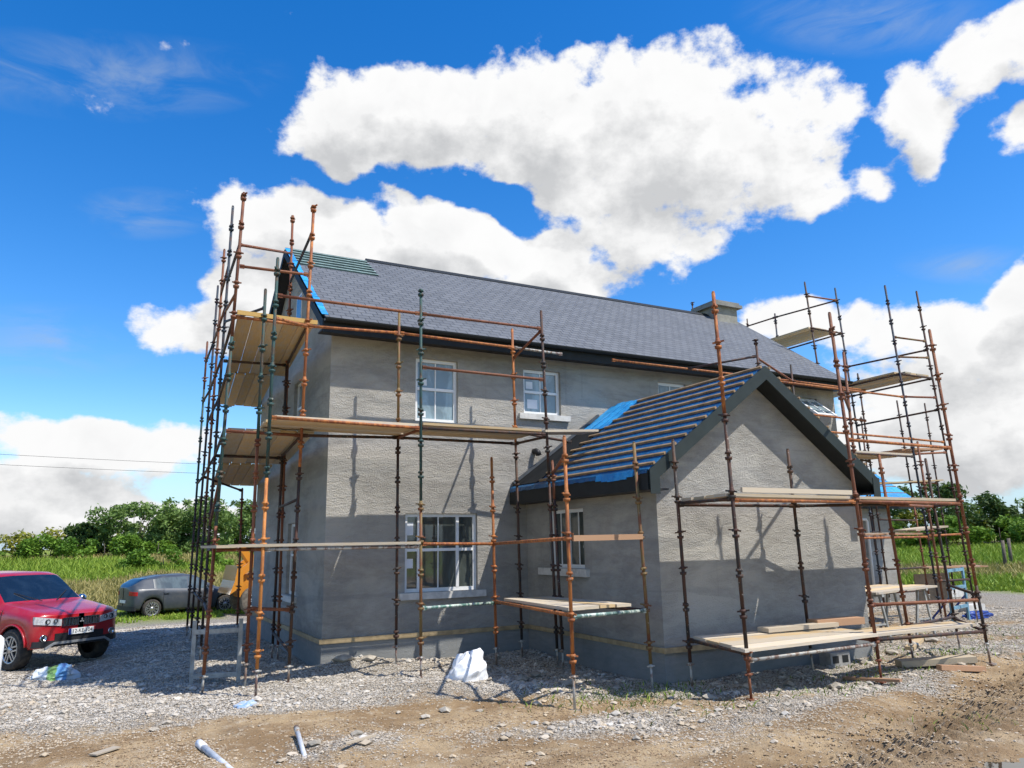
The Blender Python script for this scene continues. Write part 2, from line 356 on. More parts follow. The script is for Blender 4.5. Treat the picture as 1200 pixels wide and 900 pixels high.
acc = mathn(G, 'DIVIDE', mathn(G, 'MULTIPLY', acc, 1.12), mathn(G, 'ADD', acc, .40)); acc = mathn(G, 'SUBTRACT', acc, mathn(G, 'MULTIPLY', gap, .46))
fld = mathn(G, 'MULTIPLY_ADD', n1, 1.12, acc)
G.links.new(fld, go.inputs[0])
def field(off):
    g = nt.nodes.new('ShaderNodeGroup'); g.node_tree = G
    a = nt.nodes.new('ShaderNodeVectorMath'); a.operation = 'ADD'; nt.links.new(cx.outputs[0], a.inputs[0]); a.inputs[1].default_value = off
    nt.links.new(a.outputs[0], g.inputs[0]); return g.outputs[0]
f0 = field((0, 0, 0)); f2 = field((.02, .050, 0))
dens = ramp(nt, f0, (.40, .57))
thick = ramp(nt, f0, (.45, 1.05))
occ = mathn(nt, 'ADD', mathn(nt, 'MULTIPLY', ramp(nt, f2, (.40, 1.0)), .85), mathn(nt, 'MULTIPLY', mathn(nt, 'SUBTRACT', f2, f0), 1.1))
shade = mathn(nt, 'MULTIPLY', occ, 1.0, clamp=True)
low = ramp(nt, vv, (.30, .02))
body = ramp(nt, noise(nt, cx.outputs[0], 14, 4, .55, .6), (.35, .68)); shade = mathn(nt, 'ADD', mathn(nt, 'ADD', mathn(nt, 'MULTIPLY', shade, .72), mathn(nt, 'MULTIPLY', mathn(nt, 'MULTIPLY', body, thick), .22)), mathn(nt, 'MULTIPLY', low, .03), clamp=True)
ccol = mixc(nt, shade, (6.9, 6.9, 6.9), (3.3, 3.4, 3.55))
# faint high streaks
cacc = None
for (bu, bv, bw, bh, ba) in CI:
    mp = nt.nodes.new('ShaderNodeMapping'); mp.vector_type = 'TEXTURE'
    mp.inputs['Location'].default_value = (bu, bv, 0); mp.inputs['Rotation'].default_value = (0, 0, ba); mp.inputs['Scale'].default_value = (bw*1.5, bh*1.9, 1)
    nt.links.new(cx.outputs[0], mp.inputs[0]); gr = nt.nodes.new('ShaderNodeTexGradient'); gr.gradient_type = 'SPHERICAL'; nt.links.new(mp.outputs[0], gr.inputs[0])
    cacc = gr.outputs['Fac'] if cacc is None else mathn(nt, 'MAXIMUM', cacc, gr.outputs['Fac'])
cir = mathn(nt, 'MULTIPLY', cacc, ramp(nt, noise(nt, scaled(nt, cx.outputs[0], (1, 3.2, 1)), 7, 7, .62, .8), (.36, .72)))
hs = nt.nodes.new('ShaderNodeHueSaturation'); hs.inputs['Saturation'].default_value = 1.40; hs.inputs['Value'].default_value = 1.48; hs.inputs['Hue'].default_value = .507; nt.links.new(sky.outputs[0], hs.inputs['Color'])
c0 = mixc(nt, mathn(nt, 'MULTIPLY', cir, .55), hs.outputs[0], (3.0, 3.7, 4.6))
haze = ramp(nt, vv, (.16, -.02))
c0 = mixc(nt, mathn(nt, 'MULTIPLY', haze, .8), c0, (2.3, 3.7, 5.7))
fin = mixc(nt, dens, c0, ccol); nt.links.new(fin, bg.inputs[0])
try: W.cycles.sampling_method = 'MANUAL'; W.cycles.sample_map_resolution = 512
except Exception: pass
# ---------------------------------------------------------------- terrain
def sstep(x): x = np.clip(x, 0, 1); return x*x*(3-2*x)
_tabs = [rng.random((256, 256)) for _ in range(6)]
def vnoise(x, y, k):
    t = _tabs[k % 6]; xi = np.floor(x).astype(int); yi = np.floor(y).astype(int); fx = sstep(x-xi); fy = sstep(y-yi)
    a = t[xi & 255, yi & 255]; b = t[(xi+1) & 255, yi & 255]; c = t[xi & 255, (yi+1) & 255]; d = t[(xi+1) & 255, (yi+1) & 255]
    return (a*(1-fx)+b*fx)*(1-fy)+(c*(1-fx)+d*fx)*fy
def fbm(x, y, s, o=4, k=0, g=.5):
    r = 0; a = 1; w = 0
    for i in range(o): r = r+a*vnoise(x*s+37.1*i+11, y*s+17.7*i+5, k+i); w += a; a *= g; s *= 2.03
    return r/w
def base_z(x, y):
    x = np.asarray(x, float); y = np.asarray(y, float); d = np.hypot(x, y)
    h = -.25*sstep((2.1-x)/2.6)*sstep((y-12.2)/4)
    lf = sstep((11-x)/2)
    h = np.minimum(h, -.38*lf*sstep((y-19.5)/8)); lf2 = sstep((26-x)/12)*sstep((x+60)/30); h = h+lf2*(.8*sstep((y-31)/24)+1.0*sstep((y-44)/22)+.5*sstep((y-62)/80))
    rt = sstep((x-24)/10)
    h = h+rt*(.5*sstep((d-36)/12)+1.0*sstep((d-44)/30)+1.0*sstep((d-90)/120))
    return h
TRK = ((5.2, 4.75), (13.5, 7.2))     # churned wheel track across the near right corner
def track(x, y):
    (x0, y0), (x1, y1) = TRK; l = math.hypot(x1-x0, y1-y0); ux, uy = (x1-x0)/l, (y1-y0)/l
    return (x-x0)*ux+(y-y0)*uy, -(x-x0)*uy+(y-y0)*ux
def fine_z(x, y):
    d = np.hypot(x, y); k = sstep((34-d)/8)
    h = (fbm(x, y, .55, 4, 0)-.5)*.16+(fbm(x, y, 2.6, 3, 2)-.5)*.055+(fbm(x, y, 9, 2, 4)-.5)*.022
    near_house = sstep((1.1-np.abs(np.where(x < 7.2, 13.0-y, 9.0-y)-.3))/1.0)*sstep((x-2.6)/1)*sstep((12.4-x)/1)
    h = h+near_house*.05*(fbm(x, y, 3.2, 3, 1)-.2)
    s, t = track(x, y)
    tw = np.exp(-(t/.55)**2)*sstep((s+1)/2)
    lug = np.clip(np.sin((s+np.abs(t-.1)*.9)*2*np.pi/.30), -.3, 1)
    h = h+tw*(.06*lug-.035)+np.exp(-((t-.85)/.3)**2)*.07*sstep((s+1)/2)+np.exp(-((t+.8)/.3)**2)*.05*sstep((s+1)/2)
    h = h+.10*np.exp(-(((x-5.35)/.55)**2+((y-9.55)/.45)**2))+.05*np.exp(-(((x-4.4)/.7)**2+((y-10.6)/.4)**2))+.12*np.exp(-(((x-3.9)/.9)**2+((y-12.65)/.35)**2))
    h = h+.07*np.exp(-(((x-2.3)/.5)**2+((y-7.9)/.4)**2))
    h = h-.08*np.exp(-(((x-7.15)/.5)**2+((y-4.3)/.3)**2))
    return h*k
def gz(x, y): return base_z(x, y)+fine_z(np.asarray(x, float), np.asarray(y, float))
def gzf(x, y): return float(gz(np.array([x]), np.array([y]))[0])
def gravel(x, y):
    n = fbm(x, y, .75, 4, 1); n2 = fbm(x, y, 2.2, 3, 3)
    yl = np.where(x < 4.6, 11.3-.22*x, 10.3-(x-4.6)*.62)      # apron along the outer standards
    g = .95*sstep((y-(yl-1.25))/.9)
    g = np.maximum(g, .95*np.exp(-(((x-5.4)/1.2)**2+((y-7.5)/.6)**2)))
    g = np.maximum(g, .95*np.exp(-(((x-7.3)/1.7)**2+((y-6.75)/.8)**2)))
    g = np.maximum(g, .7*np.exp(-(((x-9.4)/1.2)**2+((y-7.5)/.5)**2)))
    g = np.maximum(g, .6*np.exp(-(((x-2.2)/.9)**2+((y-8.0)/.5)**2)))
    g = np.maximum(g, .7*np.exp(-(((x-.4)/1.3)**2+((y-10.2)/.5)**2)))
    g = np.where((x > 11) & (y < 14), np.minimum(g, .62), g)
    s, t = track(x, y); g = g*(1-.9*np.exp(-(t/.75)**2)*sstep((s+2)/2))
    return np.clip(g+(n-.5)*1.0+(n2-.5)*.5, 0, 1)
def yard_edge(x, y):          # 0 in the yard, 1 in the grass
    d = np.hypot(x, y); az = np.arctan2(x, y)
    rad = np.interp(az, [-3.2, -.6, -.1, .02, .09, .2, .5, .93, 1.0, 1.06, 1.3, 1.7, 3.2], [30, 28, 28.0, 28.4, 28.6, 31, 36, 36, 33.5, 31.2, 28, 26, 26])
    return sstep((d-rad+(fbm(x, y, .8, 3, 2)-.5)*2.2)/.7)
def axis(lo, hi, st, far, grow=1.16):
    a = list(np.arange(lo, hi, st)); s = st; x = a[-1]
    while x < far: s *= grow; x += s; a.append(x)
    s = st; x = lo
    b = []
    while x > -far: s *= grow; x -= s; b.append(x)
    return np.array(b[::-1]+a)
xa = axis(-4, 15, .055, 1500); ya = axis(4.0, 13.4, .055, 1500)
GX, GY = np.meshgrid(xa, ya, indexing='ij'); X = GX.ravel(); Y = GY.ravel()
Z = gz(X, Y); fm = yard_edge(X, Y); gm = gravel(X, Y)
Z = Z+fm*(fbm(X, Y, .5, 3, 5)-.4)*.25*sstep((200-np.hypot(X, Y))/100)
_s, _t = track(X, Y); CH = np.clip(np.exp(-(_t/.75)**2)*sstep((_s+1)/2)+.8*np.exp(-(((X-3.1)/.9)**2+((Y-8.75)/.22)**2))+.7*np.exp(-(((X-.3)/.3)**2+((Y-10.6)/.2)**2)), 0, 1)
nx, ny = len(xa), len(ya); I = np.arange(nx*ny).reshape(nx, ny)
F = np.stack([I[:-1, :-1], I[1:, :-1], I[1:, 1:], I[:-1, 1:]], -1).reshape(-1, 4)
def ground_mat():
    m, nt, p = nmat('ground_soil'); v = wpos(nt)
    def at(nm): a = nt.nodes.new('ShaderNodeAttribute'); a.attribute_name = nm; return a.outputs['Fac']
    vo = nt.nodes.new('ShaderNodeTexVoronoi'); vo.inputs['Scale'].default_value = 40; nt.links.new(v, vo.inputs['Vector'])
    vo2 = nt.nodes.new('ShaderNodeTexVoronoi'); vo2.inputs['Scale'].default_value = 15; nt.links.new(v, vo2.inputs['Vector'])
    sc = nt.nodes.new('ShaderNodeSeparateColor'); nt.links.new(vo.outputs['Color'], sc.inputs[0])
    n1 = noise(nt, v, .9, 6, .6); n2 = noise(nt, v, 7, 6, .65); n3 = noise(nt, v, 55, 4, .7)
    stone = mixc(nt, sc.outputs[0], (.30, .275, .24), (.60, .57, .51)); stone = mixc(nt, mathn(nt, 'MULTIPLY', sc.outputs[1], .5), stone, (.52, .42, .29))
    stone = mixc(nt, ramp(nt, vo.outputs['Distance'], (.40, .80)), stone, (.17, .14, .10))
    dirt = mixc(nt, ramp(nt, n1, (.38, .64)), (.26, .172, .09), (.44, .325, .19)); dirt = mixc(nt, mathn(nt, 'MULTIPLY', ramp(nt, n2, (.52, .70)), .75), dirt, (.50, .42, .31))
    dirt = mixc(nt, mathn(nt, 'MULTIPLY', ramp(nt, n3, (.50, .66)), .5), dirt, (.13, .09, .055))
    ch_ = mathn(nt, 'MULTIPLY', at('churn'), ramp(nt, n2, (.35, .6))); dirt = mixc(nt, mathn(nt, 'MULTIPLY', ch_, .42), dirt, (.13, .082, .042))
    g = ramp(nt, mathn(nt, 'ADD', at('gravel'), mathn(nt, 'MULTIPLY', mathn(nt, 'SUBTRACT', n2, .5), .9)), (.30, .72))
    c = mixc(nt, g, dirt, stone)
    fn = ramp(nt, noise(nt, v, .16, 5, .6), (.40, .62)); grass = mixc(nt, n2, (.16, .24, .022), (.32, .40, .06)); straw = mixc(nt, n2, (.20, .19, .06), (.36, .30, .13))
    field = mixc(nt, fn, grass, straw)
    c = mixc(nt, at('field'), c, field)
    nt.links.new(c, p.inputs['Base Color']); p.inputs['Roughness'].default_value = .95; p.inputs['Specular IOR Level'].default_value = .2
    hs_ = mathn(nt, 'MULTIPLY', g, mathn(nt, 'SUBTRACT', 1, vo.outputs['Distance']))
    h = mathn(nt, 'ADD', hs_, mathn(nt, 'ADD', mathn(nt, 'MULTIPLY', n2, .9), mathn(nt, 'MULTIPLY', n3, .45)))
    bump(nt, p, h, 1.0, .04); MATS['ground_soil'] = m
ground_mat()
gr = npmesh('ground', np.stack([X, Y, Z], -1), F, ['ground_soil'], attrs={'gravel': gm, 'field': fm, 'churn': CH}, smooth=True)
tag(gr, kind='structure')

# loose stones on the gravel
def stone_mat():
    m, nt, p = nmat('loose_stone'); at = nt.nodes.new('ShaderNodeAttribute'); at.attribute_name = 'tone'
    at2 = nt.nodes.new('ShaderNodeAttribute'); at2.attribute_name = 'warm'
    c = mixc(nt, at.outputs['Fac'], (.24, .225, .20), (.68, .65, .59)); c = mixc(nt, at2.outputs['Fac'], c, (.52, .41, .27))
    c = mixc(nt, mathn(nt, 'MULTIPLY', noise(nt, wpos(nt), 40, 3), .4), c, (.28, .23, .17))
    nt.links.new(c, p.inputs['Base Color']); p.inputs['Roughness'].default_value = .95; MATS['loose_stone'] = m
stone_mat()
OCT = np.array([(1, 0, 0), (-1, 0, 0), (0, 1, 0), (0, -1, 0), (0, 0, 1), (0, 0, -1), (.62, .62, .5), (-.62, .6, .45), (.6, -.62, .4), (-.6, -.6, .5)], float)
import itertools
def hull_faces(P):
    import bmesh
    bm = bmesh.new(); [bm.verts.new(p) for p in P]; bmesh.ops.convex_hull(bm, input=bm.verts); bm.verts.index_update()
    f = [tuple(v.index for v in q.verts) for q in bm.faces]; bm.free()
    out = []
    for q in f:
        for i in range(1, len(q)-1): out.append((q[0], q[i], q[i+1]))
    return np.array(out)
OF = hull_faces(OCT)
def scatter_stones(name, label, n, lo, hi, dens, az=(-.32, 1.2), d=(4.6, 26), seed=3, mat='loose_stone'):
    r = np.random.default_rng(seed); k = n*4
    D = np.exp(r.uniform(np.log(d[0]), np.log(d[1]), k)); A = r.uniform(az[0], az[1], k); x = D*np.sin(A); y = D*np.cos(A)
    keep = r.random(k) < dens(x, y)
    keep &= ~((x > 3.3) & (x < 16.5) & (y > 12.95) & (y < 20)) & ~((x > 7.2) & (x < 11.72) & (y > 9.0) & (y < 14))
    x, y, D = x[keep][:n], y[keep][:n], D[keep][:n]; n = len(x)
    s = np.maximum(lo+(hi-lo)*r.random(n)**3.2, D*.0011)
    ang = r.uniform(0, 6.28, n); V = OCT[None]*(1+r.uniform(-.28, .28, (n, len(OCT), 3)))
    V = V*(s[:, None, None]*np.stack([r.uniform(.75, 1.3, n), r.uniform(.7, 1.1, n), r.uniform(.4, .75, n)], -1)[:, None, :])
    ca, sa = np.cos(ang)[:, None], np.sin(ang)[:, None]
    xx = V[..., 0]*ca-V[..., 1]*sa; yy = V[..., 0]*sa+V[..., 1]*ca
    z = gz(x, y)+s*.12
    P = np.stack([xx+x[:, None], yy+y[:, None], V[..., 2]+z[:, None]], -1).reshape(-1, 3)
    FF = (OF[None]+(np.arange(n)*len(OCT))[:, None, None]).reshape(-1, 3)
    gg = gravel(x, y); tone = np.repeat(np.clip(r.normal(.30+.25*gg, .22, n), 0, 1), len(OCT)); warm = np.repeat(np.clip(r.normal(.75-.55*gg, .22, n), 0, .95), len(OCT))
    o = npmesh(name, P, FF, [mat], attrs={'tone': tone, 'warm': warm})
    return tag(o, label, None, None, 'stuff')
scatter_stones('gravel', 'loose grey and buff gravel spread over the building site yard', 135000, .004, .019, lambda x, y: np.clip(gravel(x, y)*1.1-.1, .03+.42*sstep((fbm(x, y, 1.1, 4, 2)-.46)/.16), 1)*(1-yard_edge(x, y)))
scatter_stones('rubble_stones', 'coarser pale stones and rubble strewn over the muddy ground', 4200, .02, .065, lambda x, y: np.clip(gravel(x, y)**2*.7+.9*np.exp(-(((x-5.5)/1.1)**2+((y-7.5)/.5)**2))+.9*np.exp(-(((x-5.4)/.6)**2+((y-9.5)/.5)**2))+.4*(np.abs(np.where(x < 7.2, 13-y, 9-y)-.4) < .5)+.12*(x > 11), .02, 1), d=(4.8, 22), seed=5)

cm_, cnt, cp_ = nmat('soil_clod'); ca_ = cnt.nodes.new('ShaderNodeAttribute'); ca_.attribute_name = 'tone'
cnt.links.new(mixc(cnt, ca_.outputs['Fac'], (.20, .135, .075), (.42, .30, .18)), cp_.inputs['Base Color']); cp_.inputs['Roughness'].default_value = .95; MATS['soil_clod'] = cm_
scatter_stones('soil_clods', 'crumbly brown clods of soil lying on the churned dirt', 26000, .004, .022, lambda x, y: np.clip((1-gravel(x, y))*(.10+.8*sstep((fbm(x, y, 1.4, 4, 4)-.45)/.15))+.22*np.exp(-(track(x, y)[1]/.9)**2)*(x > 4), 0, 1), d=(4.6, 14), seed=9, mat='soil_clod')

# ---------------------------------------------------------------- the house
def pt(pl, c, u, d, z):       # plane 'y': u along X, d into the wall ; plane 'x': u along Y
    return (u, c+d, z) if pl == 'y' else (c+d, u, z)
def wall_holes(mb, pl, c, u0, u1, z0, z1, holes, mat, depth=.12):
    us = sorted({u0, u1, *[h[0] for h in holes], *[h[1] for h in holes]}); zs = sorted({z0, z1, *[h[2] for h in holes], *[h[3] for h in holes]})
    for a, b in zip(us, us[1:]):
        for e, f in zip(zs, zs[1:]):
            if any(h[0] <= a and b <= h[1] and h[2] <= e and f <= h[3] for h in holes): continue
            mb.add([pt(pl, c, a, 0, e), pt(pl, c, b, 0, e), pt(pl, c, b, 0, f), pt(pl, c, a, 0, f)], [(0, 1, 2, 3)], mat)
    for (a, b, e, f) in holes:
        for q in ([(a, e), (b, e)], [(b, e), (b, f)], [(b, f), (a, f)], [(a, f), (a, e)]):
            mb.add([pt(pl, c, q[0][0], 0, q[0][1]), pt(pl, c, q[1][0], 0, q[1][1]), pt(pl, c, q[1][0], depth, q[1][1]), pt(pl, c, q[0][0], depth, q[0][1])], [(0, 1, 2, 3)], mat)
house = thing('house', 'grey rendered two storey house under construction with slate roof and gabled side extension', 'house', (3.35, 13.03, 0))
def ubox(mb, pl, c, u0, u1, d0, d1, z0, z1, mat): mb.box(pt(pl, c, u0, d0, z0), pt(pl, c, u1, d1, z1), mat)
def window(pl, c, u0, u1, z0, z1, cols, rows, bars=(), pane='pane_dark', sill=None, stickers=(), label=None, inset=.07, fw=.062):
    """cols/rows: fractions of the mullions and transoms; bars: thin glazing bars (col index, fraction)"""
    m = MB(); d0, d1 = inset, inset+.065
    ubox(m, pl, c, u0, u0+fw, d0, d1, z0, z1, 'upvc'); ubox(m, pl, c, u1-fw, u1, d0, d1, z0, z1, 'upvc')
    ubox(m, pl, c, u0+fw, u1-fw, d0, d1, z0, z0+fw, 'upvc'); ubox(m, pl, c, u0+fw, u1-fw, d0, d1, z1-fw, z1, 'upvc')
    W_, H_ = u1-u0, z1-z0
    ue = [u0+fw]+[x for k in cols for x in (u0+k*W_-.028, u0+k*W_+.028)]+[u1-fw]
    for k in cols: ubox(m, pl, c, u0+k*W_-.028, u0+k*W_+.028, d0-.004, d1, z0+fw, z1-fw, 'upvc')
    for k in rows:
        for a, b in zip(ue[::2], ue[1::2]): ubox(m, pl, c, a, b, d0-.004, d1, z0+k*H_-.026, z0+k*H_+.026, 'upvc')
    ze = [z0+fw]+[x for k in rows for x in (z0+k*H_-.026, z0+k*H_+.026)]+[z1-fw]
    for b in bars:
        for e, f in zip(ze[::2], ze[1::2]): ubox(m, pl, c, u0+b*W_-.011, u0+b*W_+.011, d0+.018, d0+.05, e, f, 'upvc')
    w = m.build('window', house, origin=pt(pl, c, (u0+u1)/2, inset, z0))
    if label: w['label'] = label
    g = MB(); ubox(g, pl, c, u0+fw-.01, u1-fw+.01, d0+.028, d0+.036, z0+fw-.01, z1-fw+.01, pane); g.build('pane', w)
    if stickers:
        for (a, b, e, f) in stickers: s = MB(); ubox(s, pl, c, u0+a*W_, u0+b*W_, d0+.024, d0+.0265, z0+e*H_, z0+f*H_, 'paper'); s.build('sticker', w)
    if sill:
        s = MB(); a, b, e, f = sill; ubox(s, pl, c, a, b, -.075, .10, e, f, 'sill_concrete'); s.build('sill', w)
    return w
FY = 13.03
H_front = [(4.78, 6.20, 1.15, 2.53), (4.95, 5.81, 4.22, 5.42), (7.25, 8.12, 4.50, 5.42), (10.68, 11.48, 4.50, 5.44), (14.98, 15.76, 4.52, 5.42)]
H_gable = [(15.02, 15.95, 4.22, 5.32), (15.1, 16.0, 1.05, 2.43)]
w = MB()
wall_holes(w, 'y', FY, 3.35, 16.40, .46, 5.80, H_front, 'render'); wall_holes(w, 'x', 3.35, FY, 19.80, .46, 5.80, H_gable, 'render')
w.add([(3.35, 13.03, 5.80), (3.35, 19.80, 5.80), (3.35, 16.4, 8.36)], [(0, 1, 2)], 'render')
w.add([(16.40, 13.03, .46), (16.40, 19.80, .46), (16.40, 19.8, 5.80), (16.40, 16.4, 8.36), (16.40, 13.03, 5.80)], [(0, 1, 2, 3, 4)], 'render')
w.add([(3.35, 19.8, .46), (16.4, 19.8, .46), (16.4, 19.8, 5.8), (3.35, 19.8, 5.8)], [(0, 1, 2, 3)], 'render')
w.build('wall', house, recalc=False)
pl_ = MB(); pl_.box((3.34, 13.02, -.35), (16.41, 19.81, .455), 'render_smooth'); pl_.build('plinth', house)
bt = MB()
bt.box((3.30, 12.985, .40), (7.245, 13.018, .475), 'batten_timber'); bt.box((3.302, 13.02, .402), (3.337, 19.7, .473), 'batten_timber')
bt.box((7.212, 9.03, .402), (7.247, 12.98, .473), 'batten_timber'); bt.box((7.212, 8.985, .40), (11.70, 9.02, .475), 'batten_timber')
bt.build('stop_bead', house, recalc=False)['label'] = 'pale timber batten fixed around the foot of the walls'
window('y', FY, *H_front[0], (.20, .735), (.53,), (.47,), 'pane_dark', (4.66, 6.34, 1.03, 1.146), ((.05, .13, .72, .88), (.05, .13, .3, .42)))
window('y', FY, *H_front[1], (), (.52,), (.5,), 'pane_film', None, ((.13, .3, .58, .68), (.13, .28, .07, .17)))
window('y', FY, *H_front[2], (), (.5,), (.5,), 'pane_film', (7.12, 8.30, 4.385, 4.496), ((.12, .3, .58, .74), (.15, .42, .14, .34)))
window('y', FY, *H_front[3], (), (.5,), (.5,), 'pane_film', (10.56, 11.6, 4.39, 4.496))
window('x', 3.35, *H_gable[0], (.5,), (.5,), (), 'pane_film', (14.9, 16.07, 4.10, 4.216)); window('x', 3.35, *H_gable[1], (.5,), (.55,), (), 'pane_dark', (14.98, 16.12, .93, 1.046))
# attic light, set proud of the gable
am = MB(); am.box((3.338, 15.55, 6.55), (3.349, 16.05, 7.25), 'upvc'); aw = am.build('window', house); ag = MB(); ag.box((3.334, 15.6, 6.6), (3.337, 16.0, 7.2), 'pane_dark'); ag.build('pane', aw)
# top hung window standing open at the far end
wm_ = MB(); a, b, e, f = H_front[4]
for q in ((a, a+.05, e, f), (b-.05, b, e, f), (a+.05, b-.05, e, e+.05), (a+.05, b-.05, f-.05, f)): ubox(wm_, 'y', FY, q[0], q[1], .07, .13, q[2], q[3], 'upvc')
wo_ = wm_.build('window', house); wo_['label'] = 'top hung window pushed open'
sm = MB(); ang = R(52); hx = Vector((0, FY+.05, f-.04)); dn = Vector((0, -math.sin(ang), -math.cos(ang)))
for (q0, q1, s0, s1) in ((a+.04, a+.11, 0, .82), (b-.11, b-.04, 0, .82), (a+.11, b-.11, 0, .07), (a+.11, b-.11, .75, .82), ((a+b)/2-.015, (a+b)/2+.015, .07, .75)):
    c_ = (q0+q1)/2; p0 = hx+dn*s0; p1 = hx+dn*s1; sm.bar((c_, p0.y, p0.z), (c_, p1.y, p1.z), q1-q0, .05, 'upvc', up=(0, -1, .5))
sh = sm.build('sash', wo_); gm_ = MB(); p0 = hx+dn*.06; p1 = hx+dn*.77; c_ = (a+b)/2; gm_.bar((c_, p0.y, p0.z), (c_, p1.y, p1.z), b-a-.16, .008, 'pane_film', up=(0, -1, .5)); gm_.build('pane', wo_)
room_dark = MB(); ubox(room_dark, 'y', FY, a+.05, b-.05, .14, .15, e+.05, f-.05, 'pane_dark'); room_dark.build('pane', wo_)  # dark sheet standing in for the unlit room behind the open sash
sl = MB(); ubox(sl, 'y', FY, a-.1, b+.12, -.075, .06, e-.12, e-.004, 'sill_concrete'); sl.build('sill', wo_)
# main roof : eave (12.60, 5.84) ridge (16.4, 8.50)
EY, EZ, RY, RZ = 12.60, 5.84, 16.40, 8.50; TA = (RZ-EZ)/(RY-EY); SL = math.hypot(RY-EY, RZ-EZ)
def roof_slab(mb, x0, x1, t0, t1, mat, off=0., th=.03, back=False):
    def q(t, o): y = EY+(RY-EY)*t; z = EZ+(RZ-EZ)*t; n = (-(RZ-EZ)/SL, (RY-EY)/SL); y += n[0]*o; z += n[1]*o; return (2*RY-y if back else y, z)
    vs = []
    for o in (off, off+th):
        for (x, t) in ((x0, t0), (x1, t0), (x1, t1), (x0, t1)): y, z = q(t, o); vs.append((x, y, z))
    k = len(mb.f); mb.hexa(vs, mat); mb.uv[k+1] = [(x0, t0*SL), (x1, t0*SL), (x1, t1*SL), (x0, t1*SL)]
sr = MB(); roof_slab(sr, 4.93, 16.47, 0, 1, 'slate'); roof_slab(sr, 3.12, 4.928, 0, .705, 'slate'); roof_slab(sr, 3.12, 16.47, 0, 1, 'slate', back=True)
srt = sr.build('slate_roof', house, recalc=False)
ul = MB(); roof_slab(ul, 3.14, 16.45, .004, .997, 'underlay_dark', -.06, .05); roof_slab(ul, 3.14, 16.45, .004, .997, 'underlay_dark', -.06, .05, True); ul.build('roof_underlay', srt, recalc=False)
tb = MB()
for k in range(6): t = .735+k*.046; roof_slab(tb, 3.13, 4.95, t, t+.012, 'teal_batten', .0, .035)
tb.build('roof_batten', srt, recalc=False)['label'] = 'bare battens where the slates by the ridge are missing'
rd = MB(); rd.prism([(4.95, RY-.14, RZ-.045), (4.95, RY, RZ+.07), (4.95, RY+.14, RZ-.045)], (11.5, 0, 0), 'fascia_black'); rd.build('ridge', srt)
mv = MB()
for k in range(9):
    t0, t1 = .02+k*.105, .02+(k+1)*.105-.003; j = .03*math.sin(k*2.3); roof_slab(mv, 3.07, 3.185+j*.35, t0, t1, 'membrane_unshaded', .034+.004*(k % 3), .008)
mv.build('membrane_strip', srt, recalc=False)['label'] = 'blue membrane left showing along the left verge'
fa = MB()
fa.box((3.10, 12.62, 5.60), (16.49, 12.65, 5.835), 'fascia_black'); fa.box((3.10, 12.652, 5.66), (16.49, 13.027, 5.685), 'soffit'); fa.box((3.10, 20.15, 5.60), (16.49, 20.18, 5.835), 'fascia_black')
for xx, x2 in ((3.09, 3.12), (16.46, 16.49)):
    for bk in (0, 1):
        ys = lambda y: 2*RY-y if bk else y
        fa.prism([(xx, ys(12.655), 5.64), (xx, ys(16.4), RZ-.20), (xx, ys(16.4), RZ-.035), (xx, ys(12.655), 5.83)], (x2-xx, 0, 0), 'fascia_black')
for bk in (0, 1):
    ys = lambda y: 2*RY-y if bk else y
    fa.prism([(3.122, ys(12.66), 5.67), (3.122, ys(16.4), RZ-.17), (3.122, ys(16.4), RZ-.14), (3.122, ys(12.66), 5.70)], (.226, 0, 0), 'soffit')
fa.build('fascia', house)
gt = MB()
ring = [(12.545+.062*math.cos(t), 5.835+.062*math.sin(t)) for t in np.linspace(math.pi, 2*math.pi, 9)]+[(12.545+.055*math.cos(t), 5.835+.055*math.sin(t)) for t in np.linspace(2*math.pi, math.pi, 9)]
gt.prism([(3.10, y, z) for y, z in ring], (13.4, 0, 0), 'fascia_black')
for k in range(14): gt.box((3.5+k*.98, 12.60, 5.77), (3.53+k*.98, 12.618, 5.84), 'fascia_black')
gt.build('gutter', house)
ch = MB(); ch.box((15.42, 15.98, 7.9), (16.24, 16.92, 8.70), 'chimney_render'); chm = ch.build('chimney', house)
cc = MB(); cc.box((15.30, 15.86, 8.70), (16.36, 17.04, 8.79), 'chimney_cap'); cc.box((15.36, 15.92, 8.792), (16.30, 16.98, 8.87), 'chimney_cap'); cc.build('chimney_cap', chm)
pv = MB(); pv.tube([(7.46, 13.04, 3.75), (7.46, 12.95, 3.75), (7.47, 12.90, 3.73), (7.48, 12.88, 3.66)], .055, 'black_plastic', 10); pv.build('overflow_pipe', house)

# gabled side extension in front
AX0, AX1, AY, AXR = 7.26, 11.68, 9.05, 9.38
ew = MB(); HA = [(11.04, 12.20, 1.53, 2.55)]
wall_holes(ew, 'x', AX0, AY, FY-.002, .46, 2.95, HA, 'render'); ew.add([(AX0, AY, .46), (AX1, AY, .46), (AX1, AY, 2.95), (AXR, AY, 4.52), (AX0, AY, 2.95)], [(0, 1, 2, 3, 4)], 'render')
ew.add([(AX1, AY, .46), (AX1, FY-.002, .46), (AX1, FY-.002, 2.95), (AX1, AY, 2.95)], [(0, 1, 2, 3)], 'render')
ew.build('extension_wall', house, recalc=False)
ep = MB(); ep.box((AX0-.01, AY-.01, -.3), (AX1+.01, FY-.015, .455), 'render_smooth'); ep.build('extension_plinth', house)
window('x', AX0, *HA[0], (.5,), (), (.25, .75), 'pane_dark', (10.9, 12.5, 1.40, 1.526))
